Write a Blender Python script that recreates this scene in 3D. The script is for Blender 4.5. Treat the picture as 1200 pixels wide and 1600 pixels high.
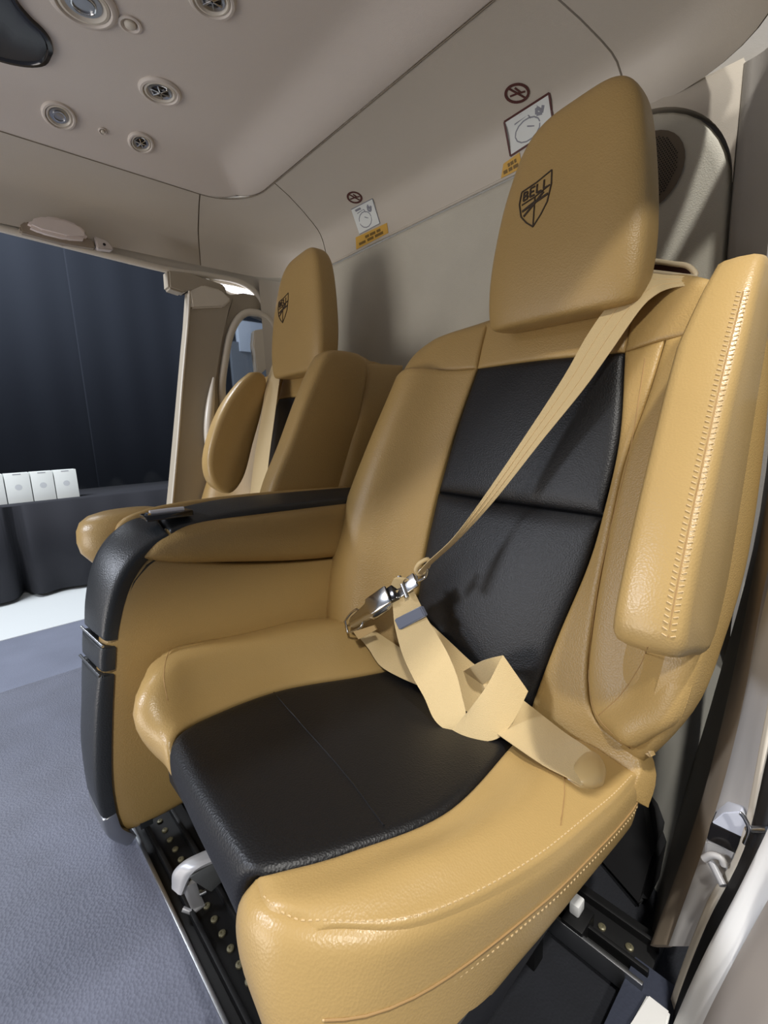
import bpy, bmesh, math, random
from mathutils import Vector as V, Matrix, noise
from mathutils.bvhtree import BVHTree
random.seed(7)
for o in list(bpy.data.objects): bpy.data.objects.remove(o)
S = bpy.context.scene
COL = S.collection
# ------------------------------------------------------------------ camera
# x runs across the cabin (far side negative), y towards the rear bulkhead, z up; origin at the photographer's eye
FPX = 716.115
RGT = V((0.6814499, 0.73074335, -0.04049937))
DWN = V((0.09923045, -0.14707955, -0.98413461))
FWD = V((-0.72510645, 0.66661966, -0.17273933))
cd_ = bpy.data.cameras.new('camera'); cam = bpy.data.objects.new('camera', cd_); COL.objects.link(cam)
cd_.sensor_fit = 'AUTO'; cd_.sensor_width = 36; cd_.lens = FPX / 1600 * 36; cd_.clip_start = .01; cd_.clip_end = 200
m = Matrix((RGT, -DWN, -FWD)).transposed().to_4x4(); cam.matrix_world = m
S.camera = cam
# ------------------------------------------------------------------ world, lights, exposure
w = bpy.data.worlds.new('hall'); S.world = w; w.use_nodes = True
w.node_tree.nodes['Background'].inputs[0].default_value = (.60, .66, .78, 1)
w.node_tree.nodes['Background'].inputs[1].default_value = .21
def area(name, loc, target, size, power, col, sizey=None, spread=None):
    l = bpy.data.lights.new(name, 'AREA'); l.energy = power; l.color = col; l.size = size
    if sizey: l.shape = 'RECTANGLE'; l.size_y = sizey
    if spread: l.spread = spread
    o = bpy.data.objects.new(name, l); COL.objects.link(o); o.location = loc
    o.rotation_euler = (V(target) - V(loc)).to_track_quat('-Z', 'Y').to_euler(); return o
area('hall_lamp_above_near', (.80, .30, 2.2), (-.1, .5, -.4), .10, 46, (1, .97, .92))
area('hall_lamp_behind', (1.7, -1.5, 2.3), (-.5, .5, -.3), .20, 52, (1, .96, .89))
area('ceiling_fill_front', (-1.3, -2.6, -.45), (-1.2, .3, .5), 1.4, 30, (1, .93, .87))  # unseen fill light added low in front to brighten the ceiling
area('hall_panel_far', (-4.0, -.8, 3.4), (-3.7, .3, -1.2), 1.6, 170, (.88, .93, 1))
area('hall_lamp_front', (-1.9, -2.4, 1.3), (-1.5, .1, -.7), .5, 55, (.84, .89, 1))
vs = S.view_settings; vs.view_transform = 'Standard'; vs.look = 'None'; vs.gamma = 1; vs.use_curve_mapping = False; vs.exposure = 0.35
# ------------------------------------------------------------------ helpers
def ray(px, py): return RGT * (px - 600) + DWN * (py - 800) + FWD * FPX
def at(px, py, ax, val):
    d = ray(px, py); return d * (val / d[ax])
def dep(px, py, d): return ray(px, py) * (d / FPX)          # point at camera depth d
RC = V((0, 1, -.328))
def bk(px, py, f=0):                                        # point on the reclined seat back, f in front of it
    d = ray(px, py); return d * ((.757 - f) / RC.dot(d))
CU = V((0, .125, 1))
def cu(px, py, f=0):                                        # point on the seat cushion plane
    d = ray(px, py); return d * ((-.385 + f) / CU.dot(d))
def B(x, z, f=0): return V((x, .757 + .328 * z - f, z))
def lin(c): return tuple(((v / 255 + .055) / 1.055) ** 2.4 if v > 10 else v / 255 / 12.92 for v in c) + (1,)
def mat(name, col, rough=.5, metal=0, bump=0, bscale=300, var=0, vscale=6, spec=.5, sheen=0, coat=0, trans=0, emit=None, wave=None):
    m = bpy.data.materials.new(name); m.use_nodes = True; nt = m.node_tree; N = nt.nodes; b = N['Principled BSDF']
    c = lin(col); b.inputs['Base Color'].default_value = c; b.inputs['Roughness'].default_value = rough
    b.inputs['Metallic'].default_value = metal; b.inputs['Specular IOR Level'].default_value = spec
    if sheen: b.inputs['Sheen Weight'].default_value = sheen
    if coat: b.inputs['Coat Weight'].default_value = coat; b.inputs['Coat Roughness'].default_value = .15
    if trans: b.inputs['Transmission Weight'].default_value = trans
    if emit: b.inputs['Emission Color'].default_value = lin(emit[:3]); b.inputs['Emission Strength'].default_value = emit[3]
    tc = N.new('ShaderNodeTexCoord')
    if var:
        n = N.new('ShaderNodeTexNoise'); n.inputs['Scale'].default_value = vscale; n.inputs['Detail'].default_value = 4
        nt.links.new(tc.outputs['Object'], n.inputs['Vector'])
        r = N.new('ShaderNodeValToRGB'); r.color_ramp.elements[0].position = .3; r.color_ramp.elements[1].position = .7
        r.color_ramp.elements[0].color = tuple(x * (1 - var) for x in c[:3]) + (1,)
        r.color_ramp.elements[1].color = tuple(min(1, x * (1 + var)) for x in c[:3]) + (1,)
        nt.links.new(n.outputs['Fac'], r.inputs['Fac']); nt.links.new(r.outputs['Color'], b.inputs['Base Color'])
    if bump:
        if wave:
            n2 = N.new('ShaderNodeTexWave'); n2.inputs['Scale'].default_value = bscale; o_ = n2.outputs['Fac']
        else:
            n2 = N.new('ShaderNodeTexVoronoi'); n2.inputs['Scale'].default_value = bscale; o_ = n2.outputs['Distance']
        nt.links.new(tc.outputs['Object'], n2.inputs['Vector'])
        bp = N.new('ShaderNodeBump'); bp.inputs['Strength'].default_value = bump; bp.inputs['Distance'].default_value = .001
        nt.links.new(o_, bp.inputs['Height']); nt.links.new(bp.outputs['Normal'], b.inputs['Normal'])
    return m
TAN = mat('tan_leather', (173, 143, 89), .42, bump=.35, bscale=420, var=.04, vscale=5)
TAN2 = mat('tan_leather_smooth', (181, 151, 97), .33, bump=.2, bscale=420, var=.04)
BLK = mat('black_leather', (14, 15, 18), .46, bump=.35, bscale=420)
BLK2 = mat('black_leather_trim', (40, 43, 46), .4, bump=.25, bscale=420)
THR = mat('thread', (214, 186, 138), .6)
THRD = mat('thread_dark', (166, 132, 84), .7)
WEB = mat('belt_webbing', (206, 182, 134), .55, bump=.5, bscale=900, spec=.4, sheen=.2)
CHR = mat('chrome', (205, 205, 205), .13, metal=1)
STL = mat('brushed_steel', (170, 172, 175), .35, metal=1)
ALU = mat('painted_metal', (168, 168, 170), .4, metal=.3)
GRYB = mat('slider_grey', (104, 110, 126), .35)
HEAD = mat('headliner', (212, 203, 192), .5, bump=.12, bscale=700, var=.02, vscale=3)
COVE = mat('cove_leather', (200, 192, 178), .42, bump=.12, bscale=700, var=.02, vscale=3)
WALL = mat('bulkhead_fabric', (196, 192, 178), .7, bump=.3, bscale=500, var=.04, vscale=9)
COLM = mat('corner_panel', (146, 142, 136), .55, bump=.1, bscale=500)
SEAM = mat('seam_gap', (128, 118, 103), .8)
CREAM = mat('cream_plastic', (214, 206, 190), .38, coat=.15)
CREAM2 = mat('pillar_plastic', (168, 158, 140), .45)
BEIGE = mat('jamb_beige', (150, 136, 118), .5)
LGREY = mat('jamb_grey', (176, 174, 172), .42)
WHT = mat('white_paint', (232, 232, 230), .3)
RUB = mat('rubber', (20, 20, 22), .6)
DRK = mat('dark_cavity', (10, 10, 11), .8)
GMET = mat('track_black', (16, 16, 17), .5, metal=.2)
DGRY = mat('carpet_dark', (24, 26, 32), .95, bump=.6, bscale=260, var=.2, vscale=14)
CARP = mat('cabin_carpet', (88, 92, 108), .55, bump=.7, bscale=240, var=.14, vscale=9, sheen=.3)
HALLC = mat('hall_carpet', (116, 120, 134), .9, bump=.6, bscale=120, var=.1, vscale=3)
HALLW = mat('hall_white_floor', (225, 228, 226), .5)
DRAPE = mat('drape_cloth', (30, 36, 47), .9, bump=.2, bscale=200)
TCL = mat('table_cloth', (40, 41, 47), .9, bump=.3, bscale=200)
PAPER = mat('paper', (226, 230, 226), .6)
PRINT = mat('print_grey', (140, 142, 150), .7)
MAROON = mat('print_maroon', (88, 48, 44), .6)
YEL = mat('placard_yellow', (214, 168, 70), .5)
YELD = mat('placard_print', (120, 92, 30), .5)
EMB = mat('embroidery', (52, 38, 24), .6)
SCR = mat('screen_glass', (44, 46, 50), .2)
SMOK = mat('black_gloss', (30, 28, 28), .12)
SPK = mat('grille', (104, 92, 76), .6)
GLS = mat('window_glass', (200, 210, 220), .03, trans=1)
GLOW = mat('glow_strip', (250, 250, 255), .5, emit=(240, 242, 255, 2.2))

def finish(name, bm, mt, parent=None, smooth=True, ang=None):
    me = bpy.data.meshes.new(name)
    bmesh.ops.remove_doubles(bm, verts=bm.verts, dist=1e-6)
    bmesh.ops.recalc_face_normals(bm, faces=bm.faces)
    bm.to_mesh(me); bm.free(); me.materials.append(mt)
    for p in me.polygons: p.use_smooth = smooth
    if smooth: me.set_sharp_from_angle(angle=math.radians(ang or 50))
    o = bpy.data.objects.new(name, me); COL.objects.link(o)
    if parent: o.parent = parent
    return o
def thing(name, label, cat, group=None, loc=(0, 0, 0)):
    o = bpy.data.objects.new(name, None); COL.objects.link(o); o.location = loc; o.empty_display_size = .05
    o['label'] = label; o['category'] = cat
    if group: o['group'] = group
    return o
def tag(o, label, cat=None, group=None, kind=None):
    if label: o['label'] = label
    if cat: o['category'] = cat
    if group: o['group'] = group
    if kind: o['kind'] = kind
    return o
def struct(o, label=None):
    o['kind'] = 'structure'
    if label: o['label'] = label; o['category'] = o.get('category') or label.split()[-1]
    return o
def cr(P, t):                                               # Catmull-Rom through P, chord-length parameter
    n = len(P)
    if n == 2: return P[0].lerp(P[1], t)
    L = [0]
    for i in range(n - 1): L.append(L[-1] + (P[i + 1] - P[i]).length ** .75)
    t = min(max(t, 0), 1) * L[-1]
    i = 0
    while i < n - 2 and t > L[i + 1]: i += 1
    u = (t - L[i]) / max(L[i + 1] - L[i], 1e-9)
    p1, p2 = P[i], P[i + 1]
    p0 = P[i - 1] if i else p1 * 2 - p2
    p3 = P[i + 2] if i + 2 < n else p2 * 2 - p1
    return .5 * ((2 * p1) + (p2 - p0) * u + (2 * p0 - 5 * p1 + 4 * p2 - p3) * u * u + (3 * p1 - p0 - 3 * p2 + p3) * u ** 3)
def dist01(n):                                              # denser near both ends
    return [.5 - .5 * math.cos(math.pi * i / (n - 1)) * (1 - .25 * math.sin(math.pi * i / (n - 1))) for i in range(n)]
def patch(name, b, t, l, r, mt, parent, face, bulge=0, edge=((.006, .012),) * 4, thick=.02, n=30, mrow=30, fn=None):
    """closed upholstered panel: Coons patch between 4 curves (b: A-B, t: D-C, l: A-D, r: B-C);
    edge = (depth, width) of the roll at b, t, l, r; face = direction it looks to"""
    b, t, l, r = [[V(p) for p in c] for c in (b, t, l, r)]
    ss, tt = dist01(n), dist01(mrow)
    A, Bc, D, C = b[0], b[-1], t[0], t[-1]
    cb, ct = [cr(b, s) for s in ss], [cr(t, s) for s in ss]
    cl, crr = [cr(l, s) for s in tt], [cr(r, s) for s in tt]
    G = [[(cb[i] * (1 - v) + ct[i] * v) + (cl[j] * (1 - u) + crr[j] * u)
          - (A * (1 - u) * (1 - v) + Bc * u * (1 - v) + D * (1 - u) * v + C * u * v)
          for i, u in enumerate(ss)] for j, v in enumerate(tt)]
    face = V(face).normalized(); Nn = []
    for j in range(mrow):
        row = []
        for i in range(n):
            du = G[j][min(i + 1, n - 1)] - G[j][max(i - 1, 0)]; dv = G[min(j + 1, mrow - 1)][i] - G[max(j - 1, 0)][i]
            k = du.cross(dv)
            k = k.normalized() if k.length > 1e-12 else face.copy()
            if k.dot(face) < 0: k = -k
            row.append(k)
        Nn.append(row)
    def roll(d, e):
        dp, wd = e
        if dp <= 0 or d >= wd: return 0
        x = 1 - d / wd; return dp * (1 - math.sqrt(max(0, 1 - x * x)))
    P = []
    for j, v in enumerate(tt):
        row = []
        for i, u in enumerate(ss):
            p, k = G[j][i], Nn[j][i]
            off = bulge * (math.sin(math.pi * u) * math.sin(math.pi * v)) ** .6 if bulge else 0
            ds = ((p - cb[i]).length, (p - ct[i]).length, (p - cl[j]).length, (p - crr[j]).length)
            off -= max(roll(ds[q], edge[q]) for q in range(4))
            if fn: off += fn(u, v, p)
            row.append(p + k * off)
        P.append(row)
    bm = bmesh.new()
    F = [[bm.verts.new(p) for p in row] for row in P]
    Bk_ = [[bm.verts.new(G[j][i] - Nn[j][i] * thick) for i in range(n)] for j in range(mrow)]
    for j in range(mrow - 1):
        for i in range(n - 1):
            bm.faces.new((F[j][i], F[j][i + 1], F[j + 1][i + 1], F[j + 1][i]))
            bm.faces.new((Bk_[j][i], Bk_[j + 1][i], Bk_[j + 1][i + 1], Bk_[j][i + 1]))
    for i in range(n - 1):
        bm.faces.new((F[0][i], Bk_[0][i], Bk_[0][i + 1], F[0][i + 1])); bm.faces.new((F[-1][i], F[-1][i + 1], Bk_[-1][i + 1], Bk_[-1][i]))
    for j in range(mrow - 1):
        bm.faces.new((F[j][0], F[j + 1][0], Bk_[j + 1][0], Bk_[j][0])); bm.faces.new((F[j][-1], Bk_[j][-1], Bk_[j + 1][-1], F[j + 1][-1]))
    return finish(name, bm, mt, parent, ang=70)
def ringloft(name, rings, mt, parent=None, cap=True, ang=45, closed=True):
    bm = bmesh.new(); R = [[bm.verts.new(p) for p in r] for r in rings]; n = len(R[0])
    for a, b_ in zip(R, R[1:]):
        for i in range(n if closed else n - 1):
            bm.faces.new((a[i], a[(i + 1) % n], b_[(i + 1) % n], b_[i]))
    if cap and closed: bm.faces.new(R[0]); bm.faces.new(R[-1])
    return finish(name, bm, mt, parent, ang=ang)
def box(name, lo, hi, mt, parent=None, bev=.003, M_=None):
    bm = bmesh.new(); lo, hi = V(lo), V(hi)
    bmesh.ops.create_cube(bm, size=1)
    for v in bm.verts: v.co = V([lo[k] + (v.co[k] + .5) * (hi[k] - lo[k]) for k in range(3)])
    if bev: bmesh.ops.bevel(bm, geom=bm.edges[:], offset=bev, segments=2, affect='EDGES', profile=.6)
    if M_: bmesh.ops.transform(bm, matrix=M_, verts=bm.verts)
    return finish(name, bm, mt, parent, ang=40)
def frame(p, nrm, up=(0, 0, 1)):                            # matrix: z along nrm, y close to up, at p
    z = V(nrm).normalized(); x = V(up).cross(z).normalized(); y = z.cross(x)
    m = Matrix((x, y, z)).transposed().to_4x4(); m.translation = p; return m
def tube(name, pts, rad, mt, parent=None, seg=10, sm=1, cyc=False):
    pts = [V(p) for p in pts]
    if sm > 1: pts = [cr(pts, i / (sm * (len(pts) - 1))) for i in range(sm * (len(pts) - 1) + 1)]
    bm = bmesh.new(); rings = []; n = len(pts); nx = None
    for i, p in enumerate(pts):
        t = (pts[(i + 1) % n if cyc else min(i + 1, n - 1)] - pts[(i - 1) % n if cyc else max(i - 1, 0)]).normalized()
        if nx is None: nx = t.orthogonal().normalized()
        nx = (nx - t * nx.dot(t)).normalized(); ny = t.cross(nx); rr = rad(i / (n - 1)) if callable(rad) else rad
        rings.append([bm.verts.new(p + (nx * math.cos(a) + ny * math.sin(a)) * rr) for a in [2 * math.pi * k / seg for k in range(seg)]])
    for a, b_ in zip(rings, rings[1:] + ([rings[0]] if cyc else [])):
        for k in range(seg): bm.faces.new((a[k], a[(k + 1) % seg], b_[(k + 1) % seg], b_[k]))
    if not cyc: bm.faces.new(rings[0]); bm.faces.new(rings[-1])
    return finish(name, bm, mt, parent, ang=60)
def lathe(name, prof, M_, mt, parent=None, seg=32):
    bm = bmesh.new(); R = []
    for r, z in prof: R.append([bm.verts.new(M_ @ V((max(r, 1e-5) * math.cos(a), max(r, 1e-5) * math.sin(a), z))) for a in [2 * math.pi * k / seg for k in range(seg)]])
    for a, b_ in zip(R, R[1:]):
        for k in range(seg): bm.faces.new((a[k], a[(k + 1) % seg], b_[(k + 1) % seg], b_[k]))
    bm.faces.new(R[0]); bm.faces.new(R[-1])
    return finish(name, bm, mt, parent, ang=40)
def ribbon(name, L, R, mt, parent, thick=.0016, sub=8, smooth=True, rib=True):
    """webbing between two edge polylines"""
    L = [V(p) for p in L]; R = [V(p) for p in R]; n = sub * (len(L) - 1)
    bm = bmesh.new(); rows = []; prev = None
    for i in range(n + 1):
        t = i / n
        def samp(P):
            q = t * (len(P) - 1); k = min(int(q), len(P) - 2); u = q - k
            p1, p2 = P[k], P[k + 1]; p0 = P[k - 1] if k else p1 * 2 - p2; p3 = P[k + 2] if k + 2 < len(P) else p2 * 2 - p1
            return .5 * ((2 * p1) + (p2 - p0) * u + (2 * p0 - 5 * p1 + 4 * p2 - p3) * u * u + (3 * p1 - p0 - 3 * p2 + p3) * u ** 3)
        rows.append((samp(L), samp(R)))
    top, bot = [], []
    for i, (a, b_) in enumerate(rows):
        c0 = (rows[max(i - 1, 0)][0] + rows[max(i - 1, 0)][1]) / 2; c1 = (rows[min(i + 1, n)][0] + rows[min(i + 1, n)][1]) / 2
        k = (b_ - a).cross(c1 - c0)
        k = k.normalized() if k.length > 1e-10 else prev
        if prev and k.dot(prev) < 0 and False: k = -k
        prev = k
        m_ = 6
        top.append([bm.verts.new(a.lerp(b_, j / m_) + k * thick * (.5 if 0 < j < m_ else .25)) for j in range(m_ + 1)])
        bot.append([bm.verts.new(a.lerp(b_, j / m_) - k * thick * (.5 if 0 < j < m_ else .25)) for j in range(m_ + 1)])
    for X in (top, bot):
        for a, b_ in zip(X, X[1:]):
            for j in range(6): bm.faces.new((a[j], a[j + 1], b_[j + 1], b_[j]))
    for (a, b_), (c, d) in zip(zip(top, top[1:]), zip(bot, bot[1:])):
        for j in (0, 6): bm.faces.new((a[j], b_[j], d[j], c[j]))
    for e in (0, -1):
        for j in range(6): bm.faces.new((top[e][j], top[e][j + 1], bot[e][j + 1], bot[e][j]))
    return finish(name, bm, mt, parent, ang=60)
def bvh_of(*objs):
    vs_, fs = [], []
    for o in objs:
        off = len(vs_); vs_ += [o.matrix_world @ v.co for v in o.data.vertices]; fs += [[off + k for k in p.vertices] for p in o.data.polygons]
    return BVHTree.FromPolygons(vs_, fs)
def hit(bv, px, py):
    d = ray(px, py).normalized(); h = bv.ray_cast(V((0, 0, 0)), d)
    if h[0] is None: return None
    n_ = h[1] if h[1].dot(d) < 0 else -h[1]
    return h[0], n_
def stitches(name, pts, nrm, mt, parent, step=.008, ln=.0045, wd=.0011, side=0):
    """short raised stitches along a polyline"""
    pts = [V(p) for p in pts]; bm = bmesh.new()
    n = 200; Q = [cr(pts, i / n) for i in range(n + 1)]; acc = 0; nxt = 0
    for a, b_ in zip(Q, Q[1:]):
        L = (b_ - a).length
        while nxt <= acc + L and L > 1e-9:
            p = a.lerp(b_, (nxt - acc) / L); t = (b_ - a).normalized(); k = nrm(p) if callable(nrm) else V(nrm)
            k = k.normalized(); x = t.cross(k).normalized(); t2 = (t + x * side).normalized(); x2 = t2.cross(k).normalized()
            vs_ = []
            for sx, st, sz in ((-1, -1, -.4), (1, -1, -.4), (1, 1, -.4), (-1, 1, -.4), (-.6, -.7, 1), (.6, -.7, 1), (.6, .7, 1), (-.6, .7, 1)):
                vs_.append(bm.verts.new(p + x2 * sx * wd + t2 * st * ln / 2 + k * sz * wd * .8))
            for f_ in ((0, 1, 5, 4), (1, 2, 6, 5), (2, 3, 7, 6), (3, 0, 4, 7), (4, 5, 6, 7), (3, 2, 1, 0)): bm.faces.new([vs_[q] for q in f_])
            nxt += step
        acc += L
    o = finish(name, bm, mt, parent, ang=30); o['kind'] = 'stuff'; return o
def snap(pts, bv, d, lift=.0005):                           # drop points on a surface along d
    out = []; d = V(d).normalized()
    for p in pts:
        h = bv.ray_cast(V(p) - d * .3, d)
        out.append((h[0] - d * lift) if h[0] is not None else V(p))
    return out

# ================================================================== CABIN SHELL
ZF = -.69                                                   # cabin floor
XL, XR, XC = -1.60, -.14, -.87
# rounded-rectangle perimeters (from the far side front, round the rear, to the near side front)
def perim(xl, xr, yr, rad, n1=14, na=14, n2=18):
    P = []
    for i in range(n1): P.append(V((xl, -1.2 + (yr - rad + 1.2) * i / n1, 0)))
    for i in range(na + 1):
        a = math.pi - math.pi / 2 * i / na; P.append(V((xl + rad + rad * math.cos(a), yr - rad + rad * math.sin(a), 0)))
    for i in range(1, n2): P.append(V((xl + rad + (xr - xl - 2 * rad) * i / n2, yr, 0)))
    for i in range(na + 1):
        a = math.pi / 2 - math.pi / 2 * i / na; P.append(V((xr - rad + rad * math.cos(a), yr - rad + rad * math.sin(a), 0)))
    for i in range(1, n1 + 1): P.append(V((xr, (yr - rad) + (-1.2 - yr + rad) * i / n1, 0)))
    return P
IN = perim(-1.46, -.28, .79, .14)
def perim_out(xl, xr, yr, rad, ys, n1=14, na=14, n2=18):
    A_ = [V((xl, -1.2 + (ys + 1.2) * i / n1, 0)) for i in range(n1)]
    st, ar = yr - rad - ys, rad * math.pi / 2; Cn = []
    for i in range(na + 1):
        d = (st + ar) * i / na
        if d <= st: Cn.append(V((xl, ys + d, 0)))
        else: a = math.pi - (d - st) / rad; Cn.append(V((xl + rad + rad * math.cos(a), yr - rad + rad * math.sin(a), 0)))
    Tp = [V((xl + rad + (xr - xl - 2 * rad) * i / n2, yr, 0)) for i in range(1, n2)]
    m = lambda P: [V((xl + xr - p.x, p.y, 0)) for p in reversed(P)]
    return A_ + Cn + Tp + m(Cn) + m(A_)
OUT = perim_out(XL, XR, 1.03, .19, .69)
NP = len(IN)
PROF = [(0, 0), (.25, -.010), (.5, -.028), (.7, -.046), (.80, -.057), (.86, -.068), (.91, -.086), (.955, -.115), (1, -.155)]
def cove_pt(i, q, lift=0):
    h, dz = PROF[q]; p = IN[i].lerp(OUT[i], h); return V((p.x, p.y, .72 + dz))
def cove_piece(name, i0, i1):
    bm = bmesh.new(); thick = .012
    def mk(sc):
        R = []
        for i in range(i0, i1 + 1):
            row = []
            for q in range(len(PROF)):
                p = cove_pt(i, q)
                row.append(p)
            R.append(row)
        return R
    R = mk(1); inset = .0018
    # shrink slightly at the ends so that a groove stays between pieces
    a = (R[1][0] - R[0][0]).normalized(); bq = (R[-2][0] - R[-1][0]).normalized()
    R[0] = [p + a * inset for p in R[0]]; R[-1] = [p + bq * inset for p in R[-1]]
    for row in R: row[0] = row[0].lerp(row[1], .03); row[-1] = row[-1].lerp(row[-2], .05)
    f = [[bm.verts.new(p) for p in row] for row in R]; g = [[bm.verts.new(p + V((0, 0, thick)) + (V((p.x - XC, p.y - .2, 0)).normalized() * .008)) for p in row] for row in R]
    nq = len(PROF)
    for i in range(len(R) - 1):
        for q in range(nq - 1):
            bm.faces.new((f[i][q], f[i + 1][q], f[i + 1][q + 1], f[i][q + 1])); bm.faces.new((g[i][q], g[i][q + 1], g[i + 1][q + 1], g[i + 1][q]))
        bm.faces.new((f[i][0], g[i][0], g[i + 1][0], f[i + 1][0])); bm.faces.new((f[i][-1], f[i + 1][-1], g[i + 1][-1], g[i][-1]))
    for q in range(nq - 1):
        bm.faces.new((f[0][q], f[0][q + 1], g[0][q + 1], g[0][q])); bm.faces.new((f[-1][q], g[-1][q], g[-1][q + 1], f[-1][q + 1]))
    return finish(name, bm, COVE, ang=60)
iA = 14; iB = 14 + 14 + 1; iC = NP - 1 - 14 - 14 - 1; iD = NP - 1 - 14
c1 = struct(cove_piece('trim_1', 0, iA)); c2 = struct(cove_piece('trim_2', iA, iB)); c3 = struct(cove_piece('trim_3', iB, iC))
c4 = struct(cove_piece('trim_4', iC, iD)); c5 = struct(cove_piece('trim_5', iD, NP - 1))
# dark backing that shows in the grooves
bm = bmesh.new(); rows = []
for i in range(NP):
    rows.append([bm.verts.new(cove_pt(i, q) + V((0, 0, .004)) + V((IN[i].x - XC, IN[i].y - .2, 0)).normalized() * .003) for q in range(len(PROF))])
for i in range(NP - 1):
    for q in range(len(PROF) - 1): bm.faces.new((rows[i][q], rows[i + 1][q], rows[i + 1][q + 1], rows[i][q + 1]))
struct(finish('trim_6', bm, SEAM))
# ceiling panel
def sdist(p):
    dx = min(p.x + 1.46, -.28 - p.x); dy = .79 - p.y; return max(0, min(dx, dy))
bm = bmesh.new(); rows = []
KR = 26
for k in range(KR):
    s = (k / (KR - 1)) ** 1.6; row = []
    for i in range(NP):
        c = V((max(-1.3, min(-.44, IN[i].x)), min(IN[i].y, .45), 0)); c = V((XC, c.y if c.y < .3 else .3, 0))
        p = IN[i].lerp(c, s * .985 + .003)
        d = sdist(p); x = min(1, d / .15); z = .72 + .042 * (x * x * (3 - 2 * x))
        row.append(bm.verts.new(V((p.x, p.y, z))))
    rows.append(row)
for a, b_ in zip(rows, rows[1:]):
    for i in range(NP - 1): bm.faces.new((a[i], a[i + 1], b_[i + 1], b_[i]))
bm.faces.new([v for v in rows[-1]])
for v in list(bm.verts): pass
ceil = struct(finish('ceiling', bm, HEAD, ang=60))
md = ceil.modifiers.new('solid', 'SOLIDIFY'); md.thickness = .012; md.offset = 1
# small bead along the ceiling seam
def bead(name, idx, mt, rad=.0022, dz=-.001):
    return struct(tube(name, [V((IN[i].x, IN[i].y, .72 + dz)) for i in idx], rad, mt, seg=6))
bead('trim_7', range(0, NP), SEAM, .0012)
# bulkhead: back wall board with a raised padded panel
struct(box('wall_back', (-1.75, 1.06, -1.0), (.05, 1.09, .72), COLM, bev=0))
def rrect(x0, x1, z0, z1, r, n=10):
    P = []
    for cx, cz, a0 in ((x1 - r, z1 - r, 0), (x0 + r, z1 - r, 90), (x0 + .02, z0 + .02, 180), (x1 - .02, z0 + .02, 270)):
        rr = r if a0 < 180 else .02
        for i in range(n + 1):
            a = math.radians(a0 + 90 * i / n); P.append((cx + rr * math.cos(a), cz + rr * math.sin(a)))
    return P
bx0, bx1 = -1.52, -.222
PR = rrect(bx0, bx1, ZF, .562, .17)
def inset(P, d, c=(-.87, 0)):
    return [(x - math.copysign(min(d, abs(x - c[0])), x - c[0]), z - math.copysign(min(d, abs(z - c[1])), z - c[1])) for x, z in P]
rings = [[V((x, 1.06, z)) for x, z in PR], [V((x, 1.034, z)) for x, z in PR], [V((x, 1.028, z)) for x, z in inset(PR, .004)], [V((x, 1.026, z)) for x, z in inset(PR, .014)]]
struct(ringloft('wall_rear', rings, WALL))
# corner columns between the padded panel and the door openings, with a groove at the panel edge
def column(name, sgn, x_in, mt):
    # plan outline from the padded panel to the opening
    def X(x): return XC + sgn * (x - XC)
    plan = [(x_in, 1.062), (x_in, 1.036), (x_in + .003, 1.030), (x_in + .015, 1.028), (-.188, 1.024), (-.174, 1.014), (-.162, 1.0), (-.152, .982), (-.145, .96), (-.141, .935), (XR, .90), (XR, 1.09), (x_in, 1.09)]
    lo = [V((X(x), y, ZF - .02)) for x, y in plan]; hi = [V((X(x), y, .565)) for x, y in plan]
    if sgn < 0: pass
    return struct(ringloft(name, [lo, hi], mt, ang=60))
column('wall_right', 1, -.216, COLM)
column('wall_left', -1, -.216, COVE)
# spandrels above the rounded panel corners
for nm, cx, sg, mt in (('trim_8', bx1 - .17, 1, COVE), ('trim_9', bx0 + .17, -1, COVE)):
    arc = [(cx + sg * (.17 + .006) * math.cos(a), .392 + (.17 + .006) * math.sin(a)) for a in [math.pi / 2 * i / 16 for i in range(17)]]
    pts = [(cx + sg * .178, .57)] + [] 
    ringA = [V((x, 1.028, z)) for x, z in arc] + [V((cx, 1.028, .572)), V((cx + sg * .178, 1.028, .572))]
    ringB = [V((p.x, 1.06, p.z)) for p in ringA]
    struct(ringloft(nm, [ringA, ringB], mt, ang=30))
# bottom lip of the cove: thin padded roll above the panel
struct(tube('trim_10', [V((x, 1.03, .568)) for x in (bx0 + .15, -1, -.6, bx1 - .15)], .0035, COVE, seg=8))
# speaker grille
sp = thing('speaker_grille', 'dark perforated round speaker grille on the bulkhead beside the near headrest', 'speaker')
q0 = V((-.355, 1.024, .455))
lathe('mesh_disc', [(.066, 0), (.068, .002), (.062, .004), (.0, .006)], frame(q0, (0, -1, 0)), SPK, sp)
bm = bmesh.new()
for a in range(-14, 15):
    for b_ in range(-14, 15):
        x = a * .0045 + (b_ % 2) * .00225; z = b_ * .0039
        if x * x + z * z < .058 ** 2: bmesh.ops.create_circle(bm, cap_ends=True, radius=.0013, segments=6, matrix=frame(q0 + V((x, -.0064 - .00 * 1, z)), (0, -1, 0)))
o = finish('perforation', bm, DRK, sp, smooth=False); o['kind'] = 'stuff'
# cabin floor
fl = struct(box('floor', (-1.62, -1.3, ZF - .06), (-.09, .135, ZF), CARP, bev=0))
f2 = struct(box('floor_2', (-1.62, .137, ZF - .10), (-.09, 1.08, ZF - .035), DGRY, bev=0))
struct(box('floor_4', (-1.62, .135, ZF - .05), (-.892, 1.06, ZF), CARP, bev=0))
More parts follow.
